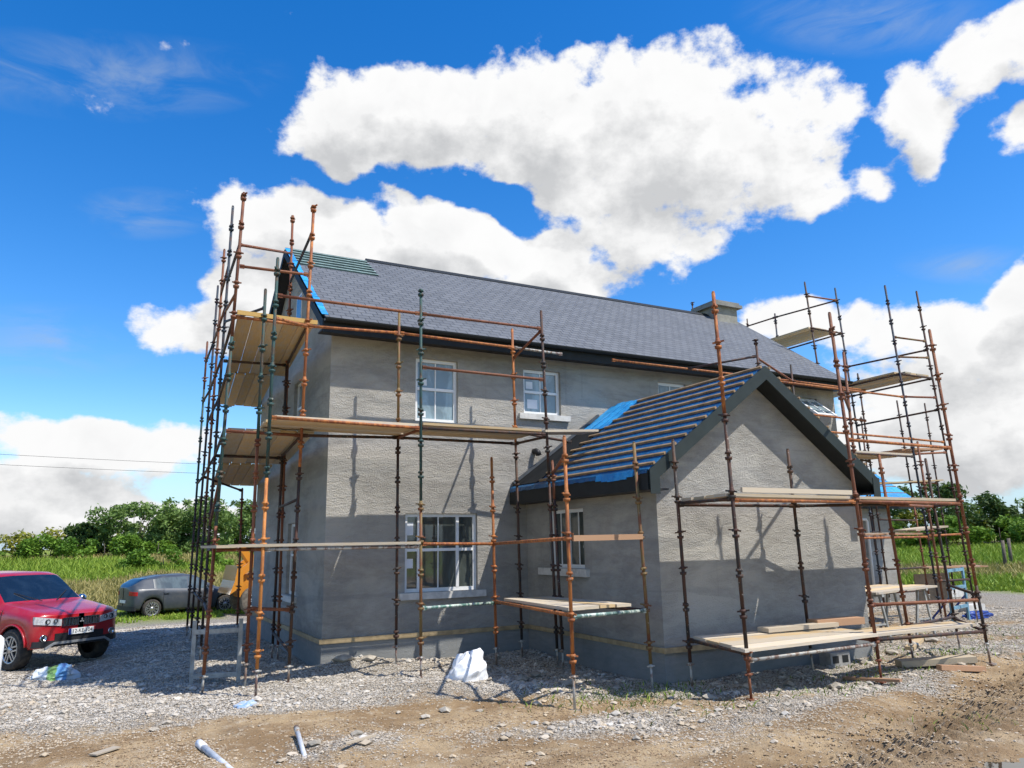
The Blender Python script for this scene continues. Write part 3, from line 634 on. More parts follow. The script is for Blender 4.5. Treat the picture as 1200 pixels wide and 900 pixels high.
# roof planes: left eave (6.92, 2.98) right eave (11.84, 2.96) ridge (9.38, 4.74)
def slope(mb, side, y0, y1, t0, t1, mat, off=0., th=.02):
    ex, ez = ((6.90, 2.98) if side < 0 else (11.88, 2.96)); rx, rz = AXR, 4.74; l = math.hypot(rx-ex, rz-ez); nx_, nz_ = -(rz-ez)/l*(1 if side < 0 else -1), abs(rx-ex)/l
    P = lambda t, o: (ex+(rx-ex)*t+nx_*o, ez+(rz-ez)*t+nz_*o)
    vs = []
    for o in (off, off+th):
        for (y, t) in ((y0, t0), (y1, t0), (y1, t1), (y0, t1)): x, z = P(t, o); vs.append((x, y, z))
    mb.hexa(vs, mat)
er = MB(); slope(er, -1, 8.74, 13.02, 0, 1, 'membrane'); slope(er, 1, 8.74, 13.02, 0, 1, 'membrane')
# rough sheet edges dropping over the eave
for k in range(26):
    y0 = 8.76+k*.162; d = .012+.012*abs(math.sin(k*1.7)); j_ = 'membrane_unshaded' if 1 < k < 8 else 'membrane'
    if 1 < k < 8: d += .05*math.sin((k-1)*.45)
    er.hexa([(6.865, y0, 2.95-d), (6.895, y0, 2.95-d), (6.895, y0+.162, 2.95-d), (6.865, y0+.162, 2.95-d), (6.885, y0, 3.0), (6.899, y0, 3.0), (6.899, y0+.162, 3.0), (6.885, y0+.162, 3.0)], j_)
ert = er.build('extension_roof', house); ert['label'] = 'extension roof in blue membrane awaiting slates'
eb = MB()
for k in range(12): t = .035+k*.0845; slope(eb, -1, 8.70, (11.95 if t > .6 else 12.30-.5*max(0, .62-t))+.05*math.sin(k*1.9), t, t+.013, 'roof_batten', .024, .035); slope(eb, 1, 8.70, 12.9, t, t+.013, 'roof_batten', .024, .035)
eb.build('roof_batten', ert)
ed = MB(); slope(ed, -1, 12.05, 13.015, .03, .64, 'underlay_dark', .0215, .012); ed.bar((6.95, 12.98, 3.10), (9.0, 12.98, 4.56), .07, .05, 'lead'); ed.build('valley_sheet', ert)
fl = MB()
ys_ = np.linspace(11.98, 13.0, 5); 
for i in range(4): slope(fl, -1, ys_[i], ys_[i+1]-.002, .64, 1.0, 'membrane_unshaded', .03+.016*((i*7) % 3), .01)
fl.build('membrane_flap', ert)
ef = MB()
def rake(mb, side, y0, y1, dz0, dz1, mat, ext=.0):
    ex, ez = ((6.90, 2.98) if side < 0 else (11.88, 2.96)); rx, rz = AXR, 4.74
    mb.prism([(ex, y0, ez+dz0), (rx, y0, rz+dz0), (rx, y0, rz+dz1), (ex, y0, ez+dz1)], (0, y1-y0, 0), mat)
for s in (-1, 1): rake(ef, s, 8.70, 8.735, -.215, .012, 'fascia_green'); rake(ef, s, 8.737, 9.046, -.21, -.185, 'fascia_black')
ef.box((6.88, 8.742, 2.70), (6.905, 13.0, 2.962), 'fascia_black'); ef.box((11.87, 8.742, 2.70), (11.895, 13.0, 2.94), 'fascia_black')
ef.box((6.907, 8.742, 2.70), (7.256, 13.0, 2.725), 'soffit'); ef.box((11.684, 8.742, 2.70), (11.868, 13.0, 2.725), 'soffit')
ef.box((6.885, 8.69, 2.64), (7.06, 8.698, 3.0), 'fascia_green'); ef.box((11.72, 8.69, 2.62), (11.89, 8.698, 2.98), 'fascia_green')
ef.build('extension_fascia', house)
# low wing at the far end
wgm = MB(); wgm.box((16.42, 16.2, -.3), (22.5, 20.2, 2.95), 'render'); wgm.build('wing_wall', house)
wr = MB()
wr.prism([(16.42, 15.85, 3.0), (23.6, 15.85, 3.0), (23.6, 18.2, 4.66), (16.42, 18.2, 4.66)], (0, .0, .03), 'membrane_unshaded'); wr.prism([(16.42, 20.5, 3.0), (23.6, 20.5, 3.0), (23.6, 18.21, 4.66), (16.42, 18.21, 4.66)], (0, 0, .03), 'membrane_unshaded')
wrt = wr.build('wing_roof', house); wrt['label'] = 'low wing roof in bright blue membrane'
wb = MB()
for k in range(7): t = .05+k*.145; wb.box((16.45, 15.85+2.35*t, 3.035+1.66*t), (23.6, 15.89+2.35*t, 3.065+1.66*t), 'roof_batten')
wb.build('roof_batten', wrt)
wgm2 = MB(); wgm2.add([(22.5, 16.2, 2.95), (22.5, 20.2, 2.95), (22.5, 18.2, 4.4)], [(0, 1, 2)], 'render'); wgm2.build('wing_gable', house)
wf = MB(); wf.box((16.42, 15.82, 2.82), (23.6, 15.845, 3.02), 'fascia_black'); wf.build('wing_fascia', house)
dp = MB(); dp.tube([(20.6, 16.1, 2.5), (21.15, 16.1, 2.5), (21.2, 16.1, 2.44), (21.2, 16.1, .1)], .045, 'upvc', 10); dp.build('downpipe', house)
# ---------------------------------------------------------------- scaffolding
POLES = {
'a':((1.44,12.10),(1.60,12.10,7.62)),'b':((1.75,15.29),(1.75,14.66,8.49)),'c':((1.85,17.05),(1.85,16.48,8.27)),'d':((1.92,18.74),(1.92,17.89,7.90)),'e':((1.95,19.92),(1.95,19.68,7.00)),
'g':((2.62,12.05),(2.72,12.05,7.60)),'f':((2.95,14.50),(2.95,14.93,8.61)),'h':((2.01,12.06),(2.01,12.06,6.02)),'i':((2.02,11.25),(2.03,11.25,6.27)),'j':((2.90,14.74),(2.90,14.60,5.39)),'k':((2.90,18.79),(2.90,19.18,3.35)),
'p493':((4.40,11.25),(4.35,11.25,6.11)),'p638':((6.80,11.25),(6.65,11.25,6.04)),'p468':((4.38,12.30),(4.35,12.30,6.00)),'p600':((6.71,12.30),(6.62,12.30,5.97)),
'p577':((5.95,11.80),(5.90,11.80,3.43)),'p650':((6.80,11.08),(6.80,11.25,3.35)),'p672':((5.32,8.43),(5.29,8.43,3.34)),'p752':((6.88,8.88),(6.82,8.95,3.39)),
'p785':((7.36,8.62),(7.28,8.62,3.41)),'p838':((7.26,7.42),(7.13,7.42,5.29)),'p925':((9.74,8.62),(9.63,8.62,3.37)),'p1000':((9.84,7.52),(9.57,7.52,5.34)),'p1005':((11.95,9.20),(11.98,9.20,5.36)),
'Z':((12.40,7.50),(11.98,7.50,5.35)),'pr3':((11.67,8.29),(11.40,8.29,3.32)),'V':((13.69,8.79),(13.40,8.79,3.37)),
'U':((17.01,11.25),(16.43,11.25,7.97)),'W':((18.33,11.25),(17.65,11.25,8.00)),'r2':((18.00,13.41),(18.00,13.87,8.95)),'r943':((16.80,13.34),(16.75,13.86,8.94)),'r908':((18.00,16.03),(18.00,16.13,8.82)),
'r1':((19.83,14.60),(19.54,14.60,6.73)),'r3':((21.61,14.60),(21.22,14.60,6.03)),'r4':((22.85,14.60),(22.57,14.60,6.04)),'rs':((20.85,15.60),(20.81,15.60,5.65)),
'F1':((12.11,11.25),(11.91,11.25,6.09)),'F2':((14.19,12.30),(14.10,12.30,5.98)),'U2':((16.18,10.60),(15.95,10.60,4.03)),'B1':((18.68,20.60),(18.72,20.60,10.6)),'B2':((21.33,20.60),(21.45,20.60,10.3))}
def P(n, z):
    g, t = POLES[n]; k = z/t[2]; return Vector((g[0]+(t[0]-g[0])*k, g[1]+(t[1]-g[1])*k, z))
CUP0 = .53
def standard(par, n, segs, jack=.30, mat0='galv'):
    """one upright tube with its cups every half metre; segs: [(top z, material)...] from the foot up"""
    top = POLES[n][1][2]; g = gzf(*POLES[n][0]); z0 = g+jack
    m = MB(); lo = z0
    for zt, mt in segs:
        zt = min(zt, top); m.tube([P(n, lo), P(n, zt)], .0245, mt, 8); lo = zt
        if lo >= top: break
    def mat_at(z):
        for zt, mt in segs:
            if z <= zt: return mt
        return segs[-1][1]
    m.tube([P(n, top), P(n, top+.02)], .019, mat_at(top), 8)
    z = CUP0; k = 0
    rr = random.Random(hash(n) % 1000 if False else sum(map(ord, n)))
    while z < top-.05:
        if z > z0+.05:
            mt = mat_at(z); m.tube([P(n, z-.028), P(n, z+.012)], [.044, .050], mt, 10); m.tube([P(n, z+.05), P(n, z+.085)], [.048, .038], mt, 10)
            a = rr.uniform(0, 6.28); d = Vector((math.cos(a), math.sin(a), .15))*.085; c = P(n, z+.065); m.bar(c+d*.35, c+d, .022, .02, mt); m.bar(c-d*.35, c-d*.85, .022, .02, mt)
        z += .5
    z = 2.6
    while z < top:      # spigot joints
        m.tube([P(n, z-.05), P(n, z+.05)], .0285, mat_at(z), 8); z += 2
    o = m.build('standard', par)
    j = MB(); f = P(n, 0); b = Vector((f.x, f.y, g)); j.tube([b+Vector((0, 0, .004)), P(n, z0-.002)], .017, mat0, 8); j.box((b.x-.06, b.y-.06, g-.02), (b.x+.06, b.y+.06, g+.006), mat0)
    q = P(n, z0-.015); j.tube([q-Vector((0, 0, .03)), q], .036, mat0, 8); j.bar(q+Vector((-.065, 0, -.015)), q+Vector((.065, 0, -.015)), .014, .016, mat0); j.build('base_jack', o)
    return o
def ledger(par, a, za, b, zb, mat='rust', name='ledger', over=0., r=.0245):
    p = P(a, za) if isinstance(a, str) else Vector(a); q = P(b, zb) if isinstance(b, str) else Vector(b); d = (q-p).normalized()
    m = MB(); m.tube([p+d*.03, q-d*(.03-over)], r, mat, 8); 
    for c, s in ((p, 1), (q, -1)): m.bar(c+d*s*.028, c+d*s*.10, .03, .062, mat)
    return m.build(name, par)
board_n = 0
GROUPB = 'timber scaffold boards laid on the lifts'
ORD = ['outermost', 'second', 'third', 'fourth', 'fifth', 'sixth']
def deck(desc, p0, p1, q1, q0, n, mat='board', th=.04, gap=.012, skip=(), labels=None, ragged=.08):
    """n boards running p0->p1, set side by side from the outer edge p to the inner edge q"""
    p0, p1, q0, q1 = map(Vector, (p0, p1, q0, q1)); out = []
    for k in range(n):
        if k in skip: continue
        a, b = (k+.0)/n, (k+1.)/n; rr = random.Random(board_seed(desc, k))
        A, B, C_, D = p0.lerp(q0, a), p1.lerp(q1, a), p1.lerp(q1, b), p0.lerp(q0, b)
        dirn = (B-A).normalized(); wv = (D-A).normalized(); A = A+wv*gap/2; B = B+wv*gap/2; C_ = C_-wv*gap/2; D = D-wv*gap/2
        e0, e1 = rr.uniform(-ragged, ragged), rr.uniform(-ragged, ragged)
        A, D = A-dirn*e0, D-dirn*e0; B, C_ = B+dirn*e1, C_+dirn*e1; up = Vector((0, 0, 1)); dz = rr.uniform(-.004, .006)
        lo_ = [v+up*dz for v in (A, B, C_, D)]; hi = [v+up*(dz+th) for v in (A, B, C_, D)]
        m = MB(); mm = mat if isinstance(mat, str) else mat[k % len(mat)]; m.hexa(lo_+hi, mm); l = (B-A).length; wd = (D-A).length; r0 = rr.uniform(0, 20)
        for fi in range(6):
            if fi in (0, 1): m.uv[fi] = [(r0, 0), (r0+l, 0), (r0+l, wd), (r0, wd)]
            elif fi in (2, 4): m.uv[fi] = [(r0, .3), (r0+l, .3), (r0+l, .34), (r0, .34)]
            else: m.uv[fi] = [(r0, 0), (r0+.05, 0), (r0+.05, wd), (r0, wd)]
        for s in (lo_, ):
            pass
        o = m.build('scaffold_board', recalc=True)
        bands = MB()
        lab = labels[k] if labels else f"{ORD[k] if k < n-1 else 'innermost'} board {desc}"
        tag(o, lab, 'scaffold board', GROUPB); out.append(o)
    return out
def board_seed(d, k): return sum(ord(c)*(i+1) for i, c in enumerate(d))*13+k
GS = 'cuplock scaffolds around the house'
# 1. left gable
s1 = thing('scaffold', 'tall scaffold of rusty and green tubes against the left gable end', 'scaffold', (1.44, 12.1, 0), 0, GS)
for n, sg in dict(a=[(2.3, 'rust'), (5.2, 'green_tube'), (9, 'red_rust')], b=[(3, 'dark_tube'), (9, 'blue_tube')], c=[(3, 'dark_tube'), (9, 'red_rust')], d=[(2.6, 'dark_tube'), (9, 'blue_tube')], e=[(3, 'dark_tube'), (5.8, 'green_tube'), (9, 'red_rust')],
                  g=[(3.2, 'dark_tube'), (9, 'orange_rust')], f=[(9, 'rust')], h=[(3.6, 'rust'), (9, 'green_tube')], i=[(2.95, 'bright_orange'), (9, 'green_tube')], j=[(9, 'dark_tube')], k=[(9, 'rust')]).items(): standard(s1, n, sg, .35 if n in 'ih' else .25)
for a_, za, b_, zb, mt in [('a', 6.73, 'f', 7.81, 'rust'), ('a', 6.37, 'g', 6.38, 'rust'), ('a', 6.73, 'b', 7.0, 'blue_tube'), ('b', 7.3, 'c', 7.3, 'red_rust'), ('a', 5.9, 'b', 6.4, 'rust'), ('b', 6.5, 'd', 6.6, 'red_rust'), ('d', 6.6, 'e', 6.5, 'blue_tube'), ('g', 7.14, 'f', 7.2, 'blue_tube'),
                          ('b', 6.2, 'h', 5.72, 'blue_tube'), ('a', 5.53, 'g', 5.5, 'orange_rust'), ('i', 5.33, 'g', 5.5, 'orange_rust'), ('a', 5.5, 'b', 5.5, 'dark_tube'), ('b', 5.5, 'd', 5.5, 'dark_tube'), ('d', 5.5, 'e', 5.5, 'dark_tube'), ('g', 5.5, 'f', 5.5, 'dark_tube'),
                          ('a', 3.72, 'g', 3.70, 'rust'), ('a', 3.72, 'b', 3.66, 'dark_tube'), ('b', 3.66, 'd', 3.55, 'dark_tube'), ('d', 3.55, 'e', 3.5, 'dark_tube'), ('g', 3.70, 'j', 3.66, 'dark_tube'), ('b', 3.66, 'j', 3.62, 'dark_tube'), ('d', 3.55, 'k', 3.3, 'dark_tube'), ('b', 5.45, 'f', 5.45, 'dark_tube'),
                          ('a', 4.75, 'b', 4.75, 'dark_tube'), ('b', 4.75, 'd', 4.75, 'blue_tube'), ('a', 1.95, 'g', 1.95, 'rust'), ('a', 1.95, 'b', 1.95, 'dark_tube'), ('h', 1.1, 'g', 1.05, 'rust'), ('a', 1.03, 'b', 1.0, 'dark_tube'), ('i', 1.95, 'h', 1.95, 'rust'), ('g', .45, 'j', .45, 'dark_tube'), ('a', 3.0, 'b', 2.4, 'red_rust'), ('b', 1.0, 'd', 1.0, 'dark_tube'), ('g', 2.7, 'j', 2.7, 'dark_tube')]:
    ledger(s1, a_, za, b_, zb, mt)
def rot(x, y): return x+.092*(y-12.2)
TZ, MZ = 5.53, 3.72
deck('on the top lift beside the left gable, nearer bay', (rot(1.62, 12.18), 12.18, TZ), (rot(1.62, 16.2), 16.2, TZ), (rot(2.82, 16.2), 16.2, TZ), (rot(2.82, 12.18), 12.18, TZ), 5, ['board', 'board', 'board_grey'])
deck('on the top lift beside the left gable, far bay', (rot(1.62, 16.14), 16.14, TZ-.045), (rot(1.62, 20), 20., TZ-.03), (rot(2.6, 20), 20., TZ-.03), (rot(2.6, 16.14), 16.14, TZ-.045), 5, 'board')
deck('on the middle lift beside the left gable, nearer bay', (rot(1.58, 12.2), 12.2, MZ+.03), (rot(1.58, 16.2), 16.2, MZ-.07), (rot(2.9, 16.2), 16.2, MZ-.07), (rot(2.9, 12.2), 12.2, MZ+.03), 5, ['board_grey', 'board'])
deck('on the middle lift beside the left gable, far bay', (rot(1.6, 16.14), 16.14, MZ-.115), (rot(1.6, 20), 20., MZ-.24), (rot(2.65, 20), 20., MZ-.24), (rot(2.65, 16.14), 16.14, MZ-.115), 5, 'board')
deck('on the low lift at the left corner', (1.42, 11.36, 1.98), (1.42, 13.3, 1.98), (2.6, 13.3, 1.98), (2.6, 11.36, 1.98), 4, 'board_grey')
# toe board with a yellow edge on the top lift
t_ = MB(); t_.bar((1.60, 12.06, TZ+.065), (2.86, 12.08, TZ+.055), .03, .07, 'board_yellow'); tag(t_.build('scaffold_board'), 'yellow orange toe board on edge across the top lift of the left gable scaffold', 'scaffold board', GROUPB)
# 2. front left bays
s2 = thing('scaffold', 'two bay scaffold with green uprights in front of the left half of the facade', 'scaffold', (4.4, 11.25, 0), 0, GS)
standard(s2, 'p493', [(2.6, 'olive'), (9, 'green_tube')]); standard(s2, 'p638', [(3, 'dark_tube'), (9, 'dark_tube')]); standard(s2, 'p468', [(3.8, 'dark_tube'), (9, 'olive')]); standard(s2, 'p600', [(3.8, 'dark_tube'), (9, 'orange_rust')])
for a_, za, b_, zb, mt in [('i', 5.69, 'p493', 5.70, 'rust'), ('p493', 5.70, 'p638', 5.72, 'red_rust'), ('g', 5.5, 'p468', 5.64, 'orange_rust'), ('p468', 5.64, 'p600', 5.62, 'orange_rust'), ('p600', 5.62, (7.75, 12.3, 5.6), 0, 'galv'), ('p493', 4.80, 'p638', 4.79, 'red_rust'), ('i', 3.83, 'p493', 3.80, 'orange_rust'), ('p493', 3.8, 'p638', 3.82, 'dark_tube'),
                          ('g', 3.7, 'p468', 3.78, 'dark_tube'), ('p468', 3.78, 'p600', 3.78, 'dark_tube'), ('p493', 3.78, 'p468', 3.78, 'rust'), ('p638', 3.78, 'p600', 3.78, 'dark_tube'), ('p638', 5.70, 'p600', 5.4, 'rust'), ('i', 1.95, 'p493', 1.95, 'galv'), ('p493', 1.99, 'p577', 1.97, 'orange_rust'), ('p493', 1.03, 'p577', 1.0, 'galv_green'), ('p600', 4.0, (7.9, 12.3, 3.86), 0, 'dark_tube')]:
    ledger(s2, a_, za, b_, zb, mt)
deck('on the first floor lift of the front scaffold, left bay', (2.06, 11.25, 3.83), (4.36, 11.25, 3.83), (4.36, 12.34, 3.82), (2.06, 12.34, 3.82), 5, ['board_pale', 'board', 'board'], ragged=.05)
deck('on the first floor lift of the front scaffold, right bay', (4.42, 11.27, 3.86), (6.66, 11.27, 3.87), (6.62, 12.34, 3.85), (4.42, 12.34, 3.85), 5, ['board', 'board', 'board_grey'], ragged=.05)
deck('overhanging the right end of the front first floor lift', (6.70, 11.22, 3.86), (7.72, 11.22, 3.92), (7.72, 11.68, 3.92), (6.70, 11.68, 3.86), 2, 'board_pale')
deck('on the low lift of the front scaffold, left bay', (1.55, 11.20, 1.985), (4.38, 11.20, 1.985), (4.38, 11.90, 1.985), (2.1, 11.90, 1.985), 3, ['board_pale', 'board_grey'], ragged=.05)
# 3. beside the extension
s3 = thing('scaffold', 'low orange rusted scaffold in the corner beside the extension side window', 'scaffold', (5.95, 11.8, 0), 0, GS)
standard(s3, 'p577', [(9, 'orange_rust')]); standard(s3, 'p650', [(2.7, 'dark_tube'), (9, 'red_rust')]); standard(s3, 'p672', [(9, 'orange_rust')], .42); standard(s3, 'p752', [(9, 'olive')], .34)
for a_, za, b_, zb, mt in [('p577', 1.97, 'p672', 2.03, 'orange_rust'), ('p577', 1.02, 'p672', 1.08, 'orange_rust'), ('p672', 1.06, 'p752', 1.02, 'galv_green'), ('p577', 1.0, 'p650', 1.0, 'dark_tube'), ('p650', 1.0, 'p752', 1.02, 'dark_tube'), ('p650', 3.15, 'p672', 3.1, 'rust')]:
    ledger(s3, a_, za, b_, zb, mt)
b_ = MB(); b_.bar(P('p672', 2.03)+Vector((.05, -.03, 0)), P('p752', 2.04)+Vector((-.02, -.05, 0)), .035, .075, 'board_orange'); tag(b_.build('scaffold_board'), 'orange board on edge between the two front poles beside the extension', 'scaffold board', GROUPB)
deck('of the low platform beside the extension side window', (5.96, 11.55, 1.05), (5.36, 8.60, 1.12), (6.60, 8.90, 1.09), (6.72, 11.30, 1.05), 4, ['board_pale', 'board_pale', 'board'], ragged=.04)
# 4. in front of the extension gable
s4 = thing('scaffold', 'scaffold with a tall orange pole in front of the extension gable', 'scaffold', (7.26, 7.42, 0), 0, GS)
for n, sg in dict(p785=[(9, 'dark_tube')], p838=[(.6, 'rust'), (3.6, 'dark_tube'), (9, 'orange_rust')], p925=[(9, 'dark_tube')], p1000=[(9, 'red_rust')], p1005=[(9, 'red_rust')], Z=[(1.2, 'dark_tube'), (9, 'rust')], pr3=[(9, 'rust')], V=[(9, 'dark_tube')]).items(): standard(s4, n, sg, .32, 'rust' if n in ('p838', 'p1000') else 'galv')
for a_, za, b_, zb, mt in [('p785', 2.50, 'p838', 2.50, 'dark_tube'), ('p838', 2.48, 'p1000', 2.49, 'orange_rust'), ('p785', 2.48, 'p925', 2.48, 'dark_tube'), ('p925', 2.48, 'pr3', 2.5, 'dark_tube'), ('p1000', 2.49, 'Z', 2.48, 'rust'), ('p785', .62, 'p838', .58, 'dark_tube'), ('p838', .50, 'p1000', .50, 'galv'), ('p925', .55, 'p1000', .55, 'rust'), ('p1000', 1.03, 'Z', .98, 'rust'), ('p1000', .55, 'Z', .50, 'dark_tube'),
                          ('pr3', 2.52, 'p1000', 2.52, 'rust'), ('pr3', 2.5, 'V', 2.5, 'rust'), ('V', 1.1, 'Z', 1.05, 'dark_tube'), ('p1005', 4.26, 'p1000', 4.25, 'red_rust'), ('p1000', 3.4, 'Z', 3.38, 'orange_rust'), ('V', 2.5, 'Z', 2.5, 'dark_tube'), ('V', .52, 'Z', .5, 'dark_tube'), ('pr3', .55, 'V', .55, 'dark_tube')]:
    ledger(s4, a_, za, b_, zb, mt)
deck('on the upper lift across the extension gable', (7.16, 7.46, 2.53), (9.78, 7.56, 2.53), (9.70, 8.56, 2.53), (7.34, 8.56, 2.53), 4, ['board_pale', 'board', 'board_grey'], ragged=.05)
t_ = MB(); t_.bar((7.35, 7.40, 2.615), (9.55, 7.46, 2.615), .035, .065, 'board_pale'); tag(t_.build('scaffold_board'), 'pale toe board on edge along the upper lift at the extension gable', 'scaffold board', GROUPB)
deck('on the upper lift right of the extension gable', (9.72, 7.5, 2.53), (12.1, 7.5, 2.52), (12.3, 8.5, 2.53), (9.8, 8.5, 2.53), 4, ['board_grey', 'board_grey', 'board'])
deck('of the lowest platform before the extension gable', (7.24, 7.36, .60), (9.90, 7.46, .60), (9.95, 8.50, .60), (7.42, 8.56, .63), 4, ['board_pale', 'board_pale', 'board'], ragged=.12)
deck('running low past the right corner of the extension', (9.90, 7.56, .58), (12.42, 7.62, .56), (12.42, 8.08, .56), (9.95, 8.02, .58), 2, ['board_pale', 'board'], ragged=.06)
lb = MB(); lb.bar((8.5, 8.35, .70), (9.9, 8.3, .70), .22, .06, 'board_pale'); tag(lb.build('scaffold_board'), 'short pale plank lying on top of the lowest platform before the extension', 'scaffold board', GROUPB)
lb = MB(); lb.bar((9.6, 8.42, .72), (10.5, 8.30, .72), .22, .10, 'board_orange'); tag(lb.build('scaffold_board'), 'orange timber offcut lying by the right corner of the lowest platform', 'scaffold board', GROUPB)
# 5. right half of the facade and right gable
s5 = thing('scaffold', 'tall dark scaffold around the far right corner and gable of the house', 'scaffold', (17.0, 11.25, 0), 0, GS)
for n, sg in dict(U=[(9, 'blue_tube')], W=[(9, 'dark_tube')], r2=[(9, 'blue_tube')], r943=[(9, 'dark_tube')], r908=[(9, 'blue_tube')], F1=[(9, 'dark_tube')], F2=[(9, 'dark_tube')], U2=[(9, 'red_rust')]).items(): standard(s5, n, sg)
for a_, za, b_, zb, mt in [('U', 6.69, 'W', 6.72, 'olive'), ('U', 6.2, 'W', 6.3, 'olive'), ('W', 6.5, 'r2', 6.62, 'dark_tube'), ('U', 5.78, 'W', 5.78, 'dark_tube'), ('W', 5.78, 'r2', 5.78, 'dark_tube'), ('U', 5.78, 'r943', 5.78, 'dark_tube'), ('U', 5.23, 'W', 5.30, 'rust'), ('W', 5.0, 'r2', 4.95, 'dark_tube'), ('F1', 5.25, 'U', 5.22, 'orange_rust'), ('F1', 5.7, 'F2', 5.6, 'rust'),
                          ('F2', 5.6, (16.7, 12.3, 5.58), 0, 'orange_rust'), ('F2', 4.85, (16.6, 12.3, 4.8), 0, 'orange_rust'), ((8.9, 12.3, 5.6), 0, 'F2', 5.6, 'orange_rust'), ('F1', 5.75, (10.9, 12.3, 5.6), 0, 'dark_tube'), ('r943', 8.54, 'r2', 8.59, 'rust'), ('r2', 8.59, 'r908', 8.71, 'dark_tube'), ('r908', 8.71, (18.0, 18.3, 8.75), 0, 'dark_tube'), ('r943', 7.6, 'r2', 7.6, 'dark_tube'),
                          ('r2', 7.6, 'r908', 7.6, 'dark_tube'), ('F1', 3.8, 'U', 3.8, 'dark_tube'), ('U', 3.86, 'W', 3.95, 'rust'), ('F1', 4.25, 'U', 4.22, 'orange_rust'), ('U', 4.22, 'W', 4.2, 'orange_rust'), ('F1', 1.95, 'U', 1.95, 'orange_rust'), ('U', 1.97, 'W', 2.0, 'orange_rust'), ('F2', 3.8, (16.6, 12.3, 3.8), 0, 'dark_tube'), ('F1', 3.8, 'F2', 3.8, 'dark_tube'), ('U', .95, 'W', .95, 'dark_tube'), ('U2', 1.9, 'U', 1.9, 'rust')]:
    ledger(s5, a_, za, b_, zb, mt)
deck('on the upper lift round the far right corner', (17.75, 11.3, 5.82), (17.95, 14.6, 5.82), (16.75, 14.6, 5.82), (16.55, 11.3, 5.82), 5, ['board', 'board_grey'])
deck('on the highest lift at the far right gable', (17.95, 13.85, 7.64), (17.95, 17.9, 7.64), (16.8, 17.9, 7.64), (16.8, 13.85, 7.64), 5, 'board')
deck('on the first floor lift at the right of the facade', (14.3, 11.25, 3.83), (16.72, 11.25, 3.83), (16.72, 12.35, 3.83), (14.3, 12.35, 3.83), 5, ['board_pale', 'board'])
deck('on the first floor lift by the far right corner', (16.80, 11.28, 3.98), (17.95, 11.28, 4.02), (17.95, 12.3, 4.02), (16.80, 12.3, 3.98), 4, 'board_orange')
deck('on the ground floor lift at the right of the facade', (13.9, 11.3, 2.0), (16.9, 11.3, 2.0), (16.9, 12.2, 2.02), (13.9, 12.2, 2.02), 4, ['board_orange', 'board_grey'])
deck('on the ground floor lift by the far right corner', (17.0, 11.6, 2.08), (18.2, 11.6, 2.16), (18.2, 12.3, 2.16), (17.0, 12.3, 2.08), 3, 'board_grey')
# 6. before the low wing
s6 = thing('scaffold', 'slim dark scaffold in front of the low wing beyond the house', 'scaffold', (21.6, 14.6, 0), 0, GS)
for n in ('r1', 'r3', 'r4', 'rs'): standard(s6, n, [(9, 'dark_tube')] if n != 'r3' else [(3, 'rust'), (9, 'dark_tube')])
for a_, za, b_, zb, mt in [('r1', 1.05, 'r3', 1.05, 'dark_tube'), ('r3', 1.05, 'r4', .99, 'rust'), ('r1', 2.45, 'r3', 2.42, 'dark_tube'), ('r3', 3.55, 'r4', 3.55, 'rust'), ('r1', 3.5, 'r3', 3.55, 'dark_tube'), ('r1', 1.05, 'rs', 1.05, 'dark_tube'), ('r1', .4, 'r3', .4, 'dark_tube')]: ledger(s6, a_, za, b_, zb, mt)
deck('on the lift in front of the low wing', (19.6, 14.5, 3.45), (22.8, 14.5, 3.62), (22.8, 15.5, 3.62), (19.6, 15.5, 3.45), 4, 'board')
deck('of the low trestle platform beyond the house', (21.4, 14.3, 1.03), (24.2, 14.3, 1.0), (24.2, 14.8, 1.0), (21.4, 14.8, 1.03), 2, 'board_orange')
# 7. behind the roof
s7 = thing('scaffold', 'dark scaffold poles rising behind the roof ridge', 'scaffold', (18.68, 20.6, 0), 0, GS)
standard(s7, 'B1', [(12, 'dark_tube')]); standard(s7, 'B2', [(12, 'dark_tube')]); ledger(s7, 'B1', 5.5, 'B2', 5.5, 'dark_tube')
# bricklayer's bench right of the extension: boards on small trestles
deck('of the work bench behind the extension corner', (12.6, 9.6, .93), (15.9, 10.5, .90), (15.3, 11.5, .90), (12.3, 10.6, .93), 4, ['board_pale', 'board'], ragged=.2)
for i_, (x_, y_) in enumerate(((13.0, 10.2), (15.2, 10.8))):
    t = MB(); g = gzf(x_, y_)
    for sx_ in (-.3, .3):
        for sy_ in (-.35, .35): t.bar((x_+sx_, y_+sy_, g), (x_+sx_*.3, y_+sy_, .89), .04, .04, 'grey_frame')
    for sy_ in (-.35, .35): t.bar((x_-.18, y_+sy_, g+.35), (x_+.18, y_+sy_, g+.35), .03, .03, 'grey_frame')
    t.bar((x_, y_-.5, .895), (x_, y_+.5, .895), .06, .05, 'grey_frame')
    tag(t.build('trestle'), ['nearer trestle under the work bench behind the extension corner', 'farther trestle under the work bench behind the extension corner'][i_], 'trestle', 'bench trestles')
